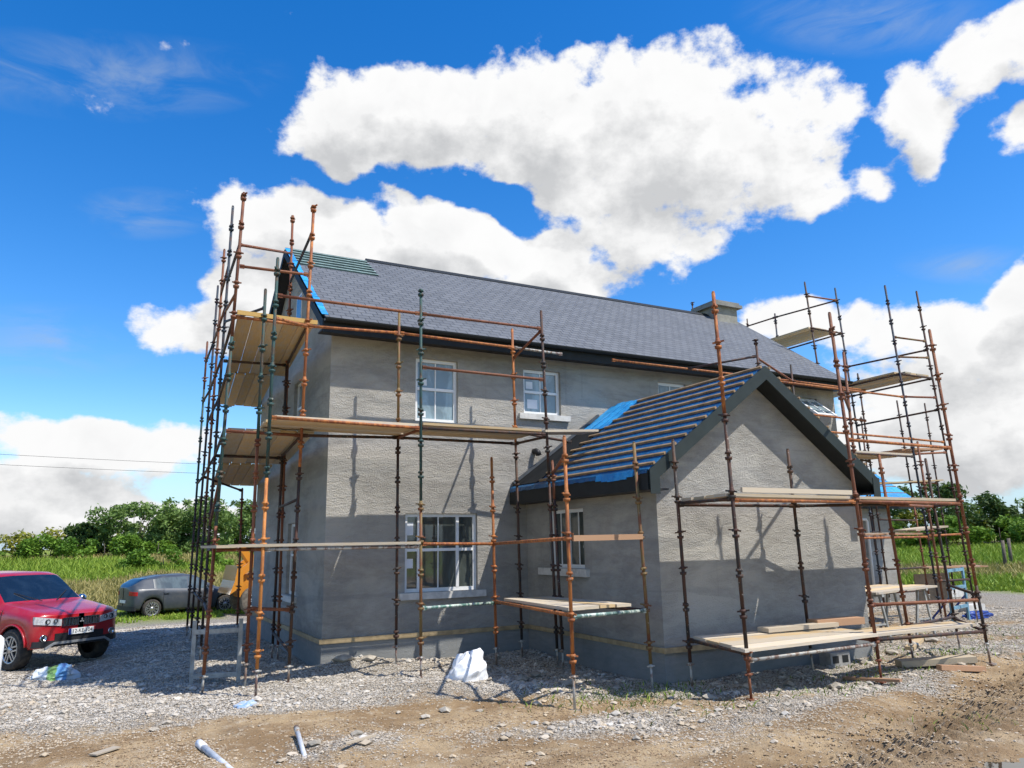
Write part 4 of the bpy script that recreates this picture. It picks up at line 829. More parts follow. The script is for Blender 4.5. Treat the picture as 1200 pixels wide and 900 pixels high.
# ---------------------------------------------------------------- vehicles (local: x forward, y left, z up)
def lerp_tab(tab, x): a = np.array(tab); return np.interp(x, a[:, 0], a[:, 1])
def smooth1(a, n=2):
    for _ in range(n): b = a.copy(); b[1:-1] = (a[:-2]+2*a[1:-1]+a[2:])/4; a = b
    return a
def seams(car, name, xs, sides=(-1, 1), r0=1, r1=5):
    for x in xs:
        i = int(np.argmin(np.abs(car.xs-x)))
        for sg in sides:
            m = MB(); m.tube([(car.V[i][r][0], (car.V[i][r][1]+.001)*sg, car.V[i][r][2]) for r in range(r0, r1+1)], .007, 'black_plastic', 5); m.build(name, car.root, local=True)
def handles(car, xs, z, mat):
    for x in xs:
        i = int(np.argmin(np.abs(car.xs-x)))
        for sg in (-1, 1): y = car.V[i][3][1]; m = MB(); m.bar((x-.09, sg*(y+.015), z), (x+.09, sg*(y+.015), z), .03, .025, mat); m.build('door_handle', car.root, local=True)
class Car:
    def __init__(s, root, mat, xr, xf, dr, df, sill, belt, top, wb, wt, wheels, wr, p=3.0):
        """loft from tail to nose; xr/xf where the full width ends, dr/df length of the rounded ends"""
        s.root, s.xr, s.xf, s.dr, s.df, s.p, s.wb = root, xr, xf, dr, df, p, wb
        ss = np.sin(np.linspace(0, math.pi/2, 9))
        st = [(xr-dr*q, q) for q in ss[::-1]]+[(x, 0) for x in np.arange(xr+.03, xf-.02, .045)]+[(xf+df*q, q) for q in ss]
        xs = np.array([a for a, _ in st]); q = np.array([b for _, b in st])
        zb = smooth1(lerp_tab(belt, xs)); zt = smooth1(lerp_tab(top, xs), 1); w = lerp_tab(wb, xs); wt_ = smooth1(lerp_tab(wt, xs)); zl = lerp_tab(sill, xs)
        arch = wr*1.17
        for xc in wheels:
            d = arch**2-(xs-xc)**2; zl = np.where(d > 0, np.maximum(zl, wr+np.sqrt(np.maximum(d, 0))), zl)
        sh = np.maximum(1-q**p, 1e-4)**(1/p); w = w*sh; wt_ = np.minimum(wt_*sh, w*.99)
        zt = zt-.05*q**4; zl = zl+.03*q**4
        zt = np.maximum(zt, zb+.015)
        V = []; NR = 11
        for i in range(len(xs)):
            x = xs[i]; a, b, t = zl[i], zb[i], zt[i]; W_, T = w[i], wt_[i]; a = min(a, b-.05)
            gh = t-b
            pr = [(.955*W_, a), (W_, a+.10*(b-a)), (1.0*W_, a+.45*(b-a)), (.992*W_, a+.75*(b-a)), (.965*W_, b-.012), (.945*W_, b)]
            uw = .945*W_
            pr += [(uw+(T-uw)*.82, b+gh*.80), (T*.96, b+gh*.92), (T*.82, b+gh*.975), (T*.45, b+gh*.997), (0, t)]
            V.append([(x, y, z) for y, z in pr])
        s.V, s.xs, s.NR = V, xs, NR; s.zb, s.zt, s.zl, s.w = zb, zt, zl, w
        s.mat = mat; s.taken = {}
    def nose(s, y): W_ = s.wfull(s.xf); return s.xf+s.df*max(1-min(abs(y)/W_, 1)**s.p, 0)**(1/s.p)
    def tail(s, y): W_ = s.wfull(s.xr); return s.xr-s.dr*max(1-min(abs(y)/W_, 1)**s.p, 0)**(1/s.p)
    def wfull(s, x): return float(lerp_tab(s.wb, x))
    def take(s, name, mat, x0, x1, r0, r1, side=0, label=None, off=.004, parent=None):
        m = MB()
        for i in range(len(s.xs)-1):
            xm = (s.xs[i]+s.xs[i+1])/2
            if not (x0 <= xm <= x1): continue
            for r in range(r0, r1):
                for sg in (1, -1):
                    if side and sg != side: continue
                    if (i, r, sg) in s.taken: continue
                    s.taken[(i, r, sg)] = 1; q = [s.V[i][r], s.V[i+1][r], s.V[i+1][r+1], s.V[i][r+1]]
                    m.add([(a, b*sg, c) for a, b, c in q], [(0, 1, 2, 3) if sg < 0 else (3, 2, 1, 0)], mat, True)
        if not m.f: return None
        o = m.build(name, parent or s.root, local=True); 
        import bmesh
        bm = bmesh.new(); bm.from_mesh(o.data); bmesh.ops.remove_doubles(bm, verts=bm.verts, dist=.0005); bmesh.ops.recalc_face_normals(bm, faces=bm.faces); bm.to_mesh(o.data); bm.free()
        if label: o['label'] = label
        return o
    def body(s):
        m = MB(); n = len(s.xs)
        for i in range(n-1):
            for r in range(s.NR-1):
                for sg in (1, -1):
                    if (i, r, sg) in s.taken: continue
                    q = [s.V[i][r], s.V[i+1][r], s.V[i+1][r+1], s.V[i][r+1]]
                    m.add([(a, b*sg, c) for a, b, c in q], [(0, 1, 2, 3) if sg < 0 else (3, 2, 1, 0)], s.mat, True)
        for i in range(n-1):   # dark underside
            a, b = s.V[i][0], s.V[i+1][0]; m.add([(a[0], a[1], a[2]), (b[0], b[1], b[2]), (b[0], -b[1], b[2]), (a[0], -a[1], a[2])], [(0, 1, 2, 3)], 'black_plastic')
        o = m.build('body', s.root, local=True, recalc=False)
        import bmesh
        bm = bmesh.new(); bm.from_mesh(o.data); bmesh.ops.remove_doubles(bm, verts=bm.verts, dist=.0005); bmesh.ops.recalc_face_normals(bm, faces=bm.faces); bm.to_mesh(o.data); bm.free()
        return o
    def plate(s, name, mat, y0, y1, zlo, zhi, front=True, off=.012, th=.02, n=10, parent=None, mb=None):
        """curved plate following the nose or tail; zlo, zhi functions of t in 0..1"""
        m = mb or MB(); f = s.nose if front else s.tail; sg = 1 if front else -1; vs = []; fs = []
        zl = zlo if callable(zlo) else (lambda t: zlo); zh = zhi if callable(zhi) else (lambda t: zhi)
        for k in range(n+1):
            t = k/n; y = y0+(y1-y0)*t; x = f(y)
            for o in (off-th, off): vs += [(x+sg*o, y, zl(t)), (x+sg*o, y, zh(t))]
        for k in range(n):
            b = k*4; c = b+4
            fs += [(b+2, c+2, c+3, b+3), (b, b+1, c+1, c), (b+1, b+3, c+3, c+1), (b, c, c+2, b+2)]
        fs += [(0, 2, 3, 1), (n*4, n*4+1, n*4+3, n*4+2)]
        m.add(vs, fs, mat, False)
        if mb is None: return m.build(name, parent or s.root, local=True)
def lathe(mb, c, prof, mat, n=28, ax='y', smooth=True):
    vs = []; fs = []; k = len(prof)
    for i in range(n):
        t = 2*math.pi*i/n
        for (r, a) in prof: vs.append((c[0]+r*math.cos(t), c[1]+a, c[2]+r*math.sin(t)) if ax == 'y' else (c[0]+a, c[1]+r*math.cos(t), c[2]+r*math.sin(t)))
    for i in range(n):
        for j in range(k-1): fs.append((i*k+j, ((i+1) % n)*k+j, ((i+1) % n)*k+j+1, i*k+j+1))
    mb.add(vs, fs, mat, smooth)
def wheel(root, x, y, r, w, spokes, rim='alloy', tyre='tyre', rimr=.66, name='wheel'):
    sg = 1 if y > 0 else -1; e = thing(name, None, None, (x, y, r)); e.parent = root
    t = MB(); a = w/2; lathe(t, (0, 0, 0), [(r*rimr, -a*.9), (r*.88, -a), (r*.97, -a*.8), (r, -a*.4), (r, a*.4), (r*.97, a*.8), (r*.88, a), (r*rimr, a*.9)], tyre); t.build('tyre', e, local=True)
    m = MB(); R_ = r*rimr; lathe(m, (0, 0, 0), [(R_, -a*.8), (R_*.98, sg*a*.92 if sg > 0 else -a*.92), (R_*.9, sg*a*.80), (R_*.88, sg*a*.2), (.01, sg*a*.2)], 'black_plastic')
    lathe(m, (0, 0, 0), [(R_*1.0, sg*a*.90), (R_*.91, sg*a*.93), (R_*.88, sg*a*.75)], rim)
    for k in range(spokes):
        t_ = 2*math.pi*k/spokes+.2; d = Vector((math.cos(t_), 0, math.sin(t_))); nrm = Vector((-math.sin(t_), 0, math.cos(t_)))
        for o in (-.35, .35): m.bar(Vector((0, sg*a*.84, 0))+nrm*o*.10, d*R_*.9+Vector((0, sg*a*.84, 0))+nrm*o*.20*R_/.3*.6, R_*.12, a*.18, rim, up=(0, 1, 0))
    lathe(m, (0, 0, 0), [(R_*.26, sg*a*.7), (R_*.24, sg*a*.95), (.005, sg*a*.97)], rim); m.build('rim', e, local=True); return e
def text_mesh(name, s, size, mat, parent, loc, rot, ext=.002):
    c = bpy.data.curves.new(name, 'FONT'); c.body = s; c.size = size; c.extrude = ext; c.align_x = 'CENTER'; c.align_y = 'CENTER'
    t = bpy.data.objects.new(name, c); COL.objects.link(t); bpy.context.view_layer.update()
    me = bpy.data.meshes.new_from_object(t); bpy.data.objects.remove(t); bpy.data.curves.remove(c)
    o = bpy.data.objects.new(name, me); me.materials.clear(); me.materials.append(MATS[mat]); COL.objects.link(o); o.parent = parent; o.location = loc; o.rotation_euler = rot; return o

# red off-roader
hd = math.atan2(-.82, .575); gx, gy = -.62, 18.45
suv_loc = (gx-1.42*math.cos(hd), gy-1.42*math.sin(hd), gzf(gx, gy)+.0)
suv = thing('car', 'red off road car parked at the left edge facing the camera', 'car', suv_loc, hd)
c = Car(suv, 'car_red', -1.95, 1.84, .30, .29, [(-2.3, .50), (-1.5, .42), (1.2, .42), (1.9, .40), (2.3, .42)],
        [(-2.3, 1.12), (-1.2, 1.13), (.55, 1.13), (1.0, 1.11), (1.8, 1.03), (2.3, .97)],
        [(-2.3, 1.30), (-2.2, 1.50), (-1.95, 1.74), (-1.0, 1.81), (0, 1.79), (.17, 1.75), (.90, 1.22), (1.3, 1.17), (1.9, 1.08), (2.3, 1.01)],
        [(-2.3, .88), (-1.4, .91), (1.4, .91), (2.3, .885)], [(-2.3, .70), (-1, .73), (.1, .72), (.5, .76), (.9, .82), (1.5, .80), (2.3, .76)], (-1.42, 1.42), .385, p=3.4)
c.take('windscreen', 'car_glass', .19, .88, 7, 10); c.take('side_window', 'car_glass', -.95, .42, 5, 6, -1); c.take('side_window', 'car_glass', -.95, .42, 5, 6, 1); c.take('rear_side_window', 'car_glass', -1.9, -1.05, 5, 6, -1); c.take('rear_side_window', 'car_glass', -1.9, -1.05, 5, 6, 1); c.take('rear_window', 'car_glass', -2.2, -1.97, 7, 10)
c.body()
for x in (1.42, -1.42):
    for y in (.80, -.80): wheel(suv, x, y, .385, .26, 6)
hl = lambda s: c.plate('headlight', 'lamp_glass', s*.40, s*.86, lambda t: .80+.06*t, lambda t: .925+.075*t, n=8, off=.016, th=.05)
for s in (1, -1):
    h_ = hl(s)
    b_ = MB()
    for yy, rr_ in ((.52, .040), (.66, .046)): lathe(b_, (c.nose(yy)+.018, s*yy, .90), [(rr_, -.01), (rr_, .012), (rr_*.8, .008), (rr_*.75, -.004), (.001, -.004)], 'black_plastic', 14, 'x')
    b_.build('lamp', h_, local=True)
g_ = MB()
for s in (1, -1):
    c.plate('', 'black_plastic', s*.05, s*.385, .80, .935, mb=g_, off=.010)
    for k in range(6): y = s*(.075+k*.058); c.plate('', 'chrome', y-s*.012, y+s*.012, .81, .925, mb=g_, off=.026, th=.016, n=1)
    c.plate('', 'chrome', s*.04, s*.39, .932, .948, mb=g_, off=.026, n=6); c.plate('', 'chrome', s*.04, s*.39, .79, .804, mb=g_, off=.026, n=6)
g_.build('grille', suv, local=True)
em = MB(); xb = c.nose(0)+.026     # three diamond badge
for a in (90, 210, 330):
    d = Vector((0, math.cos(R(a)), math.sin(R(a)))); n2 = Vector((0, -d.z, d.y)); o = Vector((xb, 0, .87)); em.prism([o, o+d*.026+n2*.015, o+d*.052, o+d*.026-n2*.015], (.008, 0, 0), 'silver_trim')
em.build('badge', suv, local=True)
c.plate('bumper', 'black_plastic', -.86, .86, .43, .545, off=.03, th=.09, n=18)
lg = MB(); c.plate('', 'black_plastic', -.50, .50, .545, .665, mb=lg, off=.012, n=10); lg.build('air_intake', suv, local=True)
sk = MB(); c.plate('', 'silver_trim', -.52, .52, .47, .515, mb=sk, off=.05, th=.03, n=10)
for s in (1, -1): c.plate('', 'silver_trim', s*.52, s*.68, lambda t: .47-.09*t, lambda t: .515-.09*t, mb=sk, off=.05, th=.03, n=4)
sk.build('skid_plate', suv, local=True)
for s in (1, -1):
    fl_ = MB(); x = c.nose(.70)+.012; lathe(fl_, (x, s*.70, .60), [(.065, -.02), (.065, .012), (.048, .006), (.045, -.004), (.001, -.004)], 'chrome', 16, 'x'); fl_.build('fog_light', suv, local=True)
npl = MB(); xn = c.nose(.26)+.03; npl.box((xn, -.26, .625), (xn+.012, .26, .735), 'plate_white'); npl.box((xn+.0122, -.26+.0, .625), (xn+.0125, -.215, .735), 'plate_blue'); pn = npl.build('number_plate', suv, local=True)
text_mesh('lettering', '12-KE-104', .098, 'ink', pn, (xn+.0135, .02, .68), (R(90), 0, R(90)))
for s in (1, -1):
    mm = MB(); mm.bar((.55, s*.86, 1.12), (.56, s*.98, 1.17), .05, .05, 'black_plastic'); lathe(mm, (.56, s*1.04, 1.20), [(.005, -.09), (.06, -.085), (.085, -.03), (.085, .04), (.05, .085), (.005, .09)], 'car_red' if s < 0 else 'chrome', 14, 'y'); mm.build('wing_mirror', suv, local=True)
    wpz = MB(); wpz.bar((.985, s*.15+.05, 1.225), (.66, s*.55+.05, 1.40), .014, .014, 'black_plastic'); wpz.build('wiper', suv, local=True)
for s in (1, -1):
    for xc in (1.42, -1.42):
        ar = MB(); ar.tube([(xc+.455*math.cos(t), s*.905, .385+.455*math.sin(t)) for t in np.linspace(R(8), R(172), 15)], .02, 'car_red', 6); ar.build('wheel_arch', suv, local=True)

seams(c, 'door_seam', (1.02, -.02, -1.0)); handles(c, (.12, -.85), 1.0, 'chrome')
# dark grey hatchback, seen from its rear quarter
h2 = R(17); rx_, ry_ = 1.75, 30.3
golf = thing('car', 'dark grey hatchback parked on the grass behind the scaffold', 'car', (rx_+1.31*math.cos(h2)-.75*math.sin(h2)*-1*-1, ry_+1.31*math.sin(h2)+.75*math.cos(h2), gzf(rx_, ry_)-.02), h2)
g = Car(golf, 'car_grey', -1.75, 1.62, .26, .40, [(-2.1, .36), (-1.5, .24), (1.3, .22), (2.1, .27)], [(-2.1, .99), (-1.2, 1.0), (.5, .92), (1.0, .86), (2.1, .70)],
        [(-2.1, 1.02), (-1.98, 1.10), (-1.6, 1.33), (-.9, 1.44), (-.1, 1.46), (.25, 1.40), (1.0, .95), (1.5, .88), (2.1, .74)], [(-2.1, .84), (-1.2, .89), (1.2, .89), (2.1, .84)],
        [(-2.1, .62), (-1.5, .60), (.1, .60), (.6, .68), (1.0, .78), (2.1, .66)], (-1.31, 1.31), .318, p=2.8)
g.take('rear_window', 'car_glass', -1.98, -1.45, 7, 10); g.take('windscreen', 'car_glass', .25, .95, 7, 10)
for s in (-1, 1): g.take('side_window', 'hatch_glass', -1.28, -.12, 5, 6, s); g.take('side_window', 'hatch_glass', -.06, .62, 5, 6, s)
g.body()
for x in (1.31, -1.31):
    for y in (.77, -.77): wheel(golf, x, y, .318, .21, 10, rimr=.74)
for s in (1, -1): g.plate('tail_light', 'tail_red', s*.50, s*.84, lambda t: .78-.01*t, lambda t: .92-.02*t, front=False, off=.012, th=.04, n=8)
g.plate('bumper', 'black_plastic', -.82, .82, .27, .42, front=False, off=.012, th=.05, n=14)
g.plate('number_plate', 'plate_white', -.26, .26, .52, .62, front=False, off=.02, th=.02, n=4)
for s in (1, -1): g.plate('headlight', 'lamp_glass', s*.48, s*.82, .62, .70, off=.012, th=.04, n=8)
for s in (1, -1): mm = MB(); lathe(mm, (.62, s*.97, 1.0), [(.005, -.08), (.06, -.07), (.075, .0), (.05, .075), (.005, .08)], 'car_grey', 12, 'y'); mm.build('wing_mirror', golf, local=True)

seams(g, 'door_seam', (.78, -.09, -.95)); handles(g, (.04, -.85), .82, 'car_grey')
# yellow backhoe loader behind the house corner
dg = thing('digger', 'orange yellow backhoe digger half hidden behind the left scaffold', 'digger', (6.35, 29.6, gzf(6.3, 29.6)), R(184))
m = MB(); m.box((-1.3, -.45, .62), (1.9, .45, 1.05), 'digger_yellow'); m.prism([(.45, -.46, 1.05), (1.95, -.40, 1.05), (1.95, -.40, 1.38), (.45, -.46, 1.55)], (0, .86, 0), 'digger_yellow'); m.box((1.95, -.36, .9), (2.0, .36, 1.32), 'black_plastic'); m.build('body', dg, local=True)
m = MB()
for x, y in ((-1.2, -.7), (-1.2, .7), (.45, -.6), (.45, .6)): m.bar((x, y, 1.05), (x*.95, y*.92, 2.62), .08, .08, 'digger_yellow')
m.box((-1.3, -.75, 2.62), (.5, .75, 2.74), 'digger_yellow'); m.box((-1.25, -.7, 1.0), (.42, .7, 1.15), 'digger_yellow'); cb = m.build('cab', dg, local=True)
m = MB(); m.box((-1.16, -.66, 1.18), (.38, -.65, 2.58), 'car_glass'); m.box((-1.16, .65, 1.18), (.38, .66, 2.58), 'car_glass'); m.box((.40, -.55, 1.2), (.41, .55, 2.58), 'car_glass'); m.build('cab_glass', cb, local=True)
for (x, y, r_, w_) in ((-.95, .85, .76, .46), (-.95, -.85, .76, .46), (1.45, .80, .5, .34), (1.45, -.80, .5, .34)): wheel(dg, x, y, r_, w_, 5, 'plate_white', 'mud_tyre', .5)
for s in (1, -1): m = MB(); m.bar((-.1, s*.62, 1.62), (1.3, s*.62, 1.95), .10, .26, 'digger_yellow'); m.bar((1.25, s*.62, 2.0), (1.95, s*.62, 1.45), .10, .24, 'digger_yellow'); m.tube([(.4, s*.62, 1.0), (1.2, s*.62, 1.3)], .05, 'chrome'); m.build('loader_arm', dg, local=True)
m = MB(); m.prism([(1.9, -1.0, 1.05), (2.35, -1.0, .75), (2.2, -1.0, 1.2), (2.12, -1.0, 1.72), (1.95, -1.0, 1.70)], (0, 2.0, 0), 'digger_yellow'); m.build('bucket', dg, local=True)
m = MB(); m.prism([(1.55, -.25, 1.75), (1.95, -.25, 2.3), (1.8, -.25, 2.45), (1.4, -.25, 1.95)], (0, .5, 0), 'digger_yellow'); m.build('tilt_link', dg, local=True)
m = MB(); m.bar((-1.5, 0, .9), (-2.2, 0, 2.7), .22, .34, 'digger_yellow'); m.bar((-2.2, 0, 2.7), (-2.9, 0, 1.3), .18, .28, 'digger_yellow'); m.box((-3.15, -.3, .75), (-2.7, .3, 1.3), 'black_plastic'); m.build('backhoe_arm', dg, local=True)
m = MB()
for k in range(4): m.prism([(2.003, -.3+k*.16, .9), (2.003, -.22+k*.16, .9), (2.003, -.14+k*.16, 1.25), (2.003, -.22+k*.16, 1.25)], (.004, 0, 0), 'black_plastic')
m.build('hazard_stripes', dg, local=True)

# ---------------------------------------------------------------- loose things on the ground
def crumple(name, cx_, cy_, rx, ry, h, mat, seed, planes=46, sharp=1.0, ang=24):
    """a heap of crumpled sheet: creased facets on a low mound"""
    r = np.random.default_rng(seed); n1_, n2_ = 72, 30; nv = r.normal(size=(planes, 3)); nv[:, 2] = np.abs(nv[:, 2])*1.1; nv /= np.linalg.norm(nv, axis=1, keepdims=True); dd = r.uniform(.78, 1.0, planes); fold = r.normal(size=(9, 3))*np.linspace(1.6, 6.5, 9)[:, None]; ph = r.uniform(0, 6.28, 9)
    V = []; gz0 = gzf(cx_, cy_)
    for j in range(n2_+1):
        e = (j/n2_)*math.pi/2*.99
        for i in range(n1_):
            a = 2*math.pi*i/n1_; d = np.array([math.cos(a)*math.cos(e), math.sin(a)*math.cos(e), math.sin(e)]); q_ = np.array([math.cos(a)*math.cos(e)**.55, math.sin(a)*math.cos(e)**.55, math.sin(e)**.8]); c_ = nv@d; k = min(np.min(np.where(c_ > .05, dd/np.maximum(c_, .05), 9)), 1.15)
            k *= 1+sum((.075-.006*q)*(1-2*abs(math.sin(float(fold[q]@d)+ph[q]))) for q in range(9))*sharp*.8
            x, y = cx_+rx*k*q_[0], cy_+ry*k*q_[1]; V.append((x, y, gz0-.03+h*k*q_[2]*(1+.25*d[0]+.12*math.sin(a*3+seed))))
    Fq = [(j*n1_+i, j*n1_+(i+1) % n1_, (j+1)*n1_+(i+1) % n1_, (j+1)*n1_+i) for j in range(n2_) for i in range(n1_)]+[tuple(range(n2_*n1_, (n2_+1)*n1_))]
    m = MB(); m.add(V, Fq, mat, True); o = m.build(name); o.data.set_sharp_from_angle(angle=R(ang)); return o
tag(crumple('plastic_sack', 4.95, 10.75, .38, .32, .40, 'white_plastic', 21, 60, 1.0, 38), 'crumpled white plastic sack dumped on the gravel below the ground floor window', 'sack')
tag(crumple('rag', 1.76, 10.60, .17, .12, .10, 'rag', 9, 30), 'small crumpled blue and white rag on the gravel by the left corner pole', 'rag')
tag(crumple('tarpaulin', 19.2, 11.8, .55, .3, .2, 'blue_tarp', 12), 'crumpled dark blue tarpaulin heaped on the ground at the far right', 'tarpaulin')
def pipe(p, q, r, label, cap=None):
    m = MB(); m.tube([p, q], r, 'pvc_pipe', 10); d = (Vector(q)-Vector(p)).normalized(); m.tube([Vector(p)-d*.01, Vector(p)+d*.14], r*1.22, cap or 'white_plastic', 10); tag(m.build('pipe'), label, 'pipe', 'pipe ends in the foreground mud')
pipe((1.04, 8.72, gzf(1.05, 8.7)+.03), (1.36, 7.3, gzf(1.36, 7.3)-.06), .032, 'pale plastic pipe with a white socket sticking out of the mud at lower left', None)
pipe((1.98, 8.62, gzf(1.98, 8.6)+.08), (1.86, 7.55, gzf(1.86, 7.55)-.03), .024, 'thin grey pipe rising from the pale rubble heap in the lower foreground', 'galv')
st_ = MB(); st_.bar((2.25, 7.75, gzf(2.25, 7.75)+.07), (2.62, 7.95, gzf(2.6, 7.95)+.06), .035, .02, 'board_pale'); tag(st_.build('timber_offcut'), 'thin pale stick lying on the grey mound in the foreground', 'timber offcut', 'timber pieces on the ground')
def lump(x0, y0, x1, y1, w_, h_, mat, label, up=0):
    m = MB(); m.bar((x0, y0, gzf(x0, y0)+h_/2+.015+up), (x1, y1, gzf(x1, y1)+h_/2+.015+up), w_, h_, mat); tag(m.build('timber_offcut'), label, 'timber offcut', 'timber pieces on the ground')
lump(9.60, 7.95, 9.82, 7.20, .10, .035, 'board_orange', 'narrow timber strip on the ground at the foot of the red pole'); lump(10.9, 7.35, 11.75, 7.22, .09, .07, 'board_orange', 'yellow timber batten on the dirt in front of the grey planks'); lump(11.1, 8.15, 12.05, 7.55, .26, .09, 'board_grey', 'thick weathered grey planks lying on the dirt at the right')
lump(.10, 9.0, .32, 9.22, .10, .012, 'board_pale', 'flat pale scrap of board on the mud at lower left')
lump(13.4, 11.9, 15.6, 12.3, .22, .10, 'board_grey', 'dark plank among the rubble behind the work bench'); lump(12.6, 9.0, 14.2, 9.9, .14, .06, 'board', 'brown plank lying below the work bench')
# grey H frames standing at the left corner
def hframe(x0, y0, x1, y1, hgt, label, mat='grey_frame', rungs=(.12, .82)):
    m = MB(); ga, gb = gzf(x0, y0), gzf(x1, y1); m.bar((x0, y0, ga), (x0, y0, ga+hgt), .055, .055, mat, up=(0, 1, 0)); m.bar((x1, y1, gb), (x1, y1, gb+hgt), .055, .055, mat, up=(0, 1, 0))
    for k in rungs: m.bar((x0, y0, ga+hgt*k), (x1, y1, gb+hgt*k), .04, .07, mat)
    return m.build('trestle'), label
o, l = hframe(1.38, 13.0, 2.02, 12.75, .92, 'grey steel trestle frame standing among the left gable poles'); tag(o, l, 'trestle')
m = MB(); gx0, gy0, gx1, gy1 = 17.55, 11.35, 18.75, 11.75; g0 = gzf(gx0, gy0)
for (x, y, x2, y2) in ((17.55, 11.35, 17.40, 11.85), (18.65, 11.65, 18.5, 12.15)): m.bar((x, y, g0), (x, y, g0+1.25), .05, .05, 'blue_frame', up=(0, 1, 0)); m.bar((x2, y2, g0), (x, y, g0+.6), .04, .04, 'blue_tarp')
for z in (.35, .8, 1.2): m.bar((17.55, 11.35, g0+z), (18.65, 11.65, g0+z), .04, .07, 'blue_frame')
tag(m.build('trestle'), 'blue painted trestle frame standing at the far right scaffold', 'trestle')
m = MB(); m.bar((22.3, 14.9, gzf(22.3, 14.9)+.02), (22.3, 14.9, gzf(22.3, 14.9)+.85), 1.7, .03, 'ply', up=(0, 1, 0)); tag(m.build('plywood_sheet'), 'brown plywood sheet standing on edge under the low trestle platform', 'plywood sheet')
for i, (x, y, s, l) in enumerate(((20.2, 12.5, .35, 'pale concrete block in front of the low wing'), (24.6, 15.9, .5, 'white lump lying at the edge of the grass on the right'))):
    m = MB(); m.box((x-s, y-s*.4, gzf(x, y)), (x+s, y+s*.4, gzf(x, y)+s*.5), 'sill_concrete'); tag(m.build('concrete_block'), l, 'block')
for (x, y, s, l) in ((10.4, 8.75, .30, 'dark grey concrete block against the foot of the extension gable'),):
    m = MB(); z = gzf(x, y)
    m.box((x-.22, y-.11, z), (x+.22, y+.11, z+.21), 'block_grey'); 
    for dx in (-.11, .11): m.box((x+dx-.07, y-.112, z+.05), (x+dx+.07, y-.110, z+.16), 'ink')
    tag(m.build('concrete_block'), l, 'block')
m = MB(); pg = gzf(-.98, 12.2); m.tube([(-1.06, 12.2, pg-.05), (-1.06, 12.2, pg+.80), (-1.06, 12.2, pg+.88), (-1.06, 12.2, pg+.92)], [.05, .07, .06, .02], 'white_plastic', 14); tag(m.build('marker_post'), 'white round topped post cut off by the left edge', 'post')
ROCKS = [(2.55, 8.35, .10), (3.55, 8.9, .09), (3.9, 9.15, .12), (2.05, 8.1, .12), (3.35, 9.3, .06), (4.3, 9.0, .08), (5.9, 9.55, .14), (6.2, 9.9, .12), (7.85, 8.05, .17), (8.5, 7.95, .12), (9.0, 7.6, .16), (9.35, 7.2, .1), (4.0, 12.5, .18), (3.6, 12.6, .22), (5.6, 10.3, .16), (6.0, 10.6, .18), (6.5, 9.2, .10), (10.9, 8.6, .14), (13.1, 9.3, .22), (14.4, 9.8, .2), (13.8, 9.1, .15), (15.6, 11.2, .2), (12.0, 8.9, .16), (14.9, 12.3, .25), (16.0, 12.0, .2), (6.5, 6.4, .07), (7.3, 6.9, .09), (5.1, 6.9, .08), (.7, 9.9, .07), (7.0, 7.9, .12)]
for i, (x, y, s) in enumerate(ROCKS):
    s *= .66
    r = np.random.default_rng(i+50); ia = r.uniform(-.22, .22, (len(OCT), 3)); V = OCT*(1+ia)*np.array([s*r.uniform(.9, 1.4), s, s*.62]); a = r.uniform(0, 6)
    V = np.stack([V[:, 0]*math.cos(a)-V[:, 1]*math.sin(a)+x, V[:, 0]*math.sin(a)+V[:, 1]*math.cos(a)+y, V[:, 2]+gzf(x, y)+s*.2], -1)
    m = MB(); m.add(V, [tuple(f) for f in OF], 'rock'); tag(m.build('rock'), 'pale angular rock lying loose on the site ground', 'rock', 'loose rocks on the ground')
bm_, bnt, bp = nmat('printed_sack'); w_ = opos(bnt); sx_ = bnt.nodes.new('ShaderNodeSeparateXYZ'); bnt.links.new(w_, sx_.inputs[0]); q_ = mathn(bnt, 'ADD', sx_.outputs[0], mathn(bnt, 'MULTIPLY', noise(bnt, w_, 5, 3), .12))
cc_ = mixc(bnt, ramp(bnt, q_, (-.06, -.03)), (.72, .76, .76), (.16, .30, .10)); cc_ = mixc(bnt, ramp(bnt, q_, (.10, .13)), cc_, (.14, .34, .62)); cc_ = mixc(bnt, ramp(bnt, q_, (.27, .30)), cc_, (.55, .62, .64)); bnt.links.new(cc_, bp.inputs['Base Color']); bp.inputs['Roughness'].default_value = .35; MATS['printed_sack'] = bm_
tag(crumple('plastic_sack', -.58, 16.75, .44, .60, .26, 'printed_sack', 31, 40, .7), 'flat plastic sack printed white, green and blue lying before the red car', 'sack')
# puddle under the red car's nose
pm, pnt, pp = nmat('puddle_water'); pp.inputs['Base Color'].default_value = (.05, .042, .03, 1); pp.inputs['Roughness'].default_value = .03; pp.inputs['Specular IOR Level'].default_value = 1.0; pp.inputs['IOR'].default_value = 1.5; bump(pnt, pp, noise(pnt, wpos(pnt), 4, 2), .03, .02); MATS['puddle_water'] = pm
m = MB(); m.add([(7.15+.75*math.cos(t)*(1+.15*math.sin(3*t)), 4.3+.42*math.sin(t)*(1+.2*math.cos(2*t+1)), gzf(7.15, 4.3)+.05) for t in np.linspace(0, 2*math.pi, 50)[:-1]], [tuple(range(49))], 'puddle_water'); tag(m.build('puddle'), kind='structure')
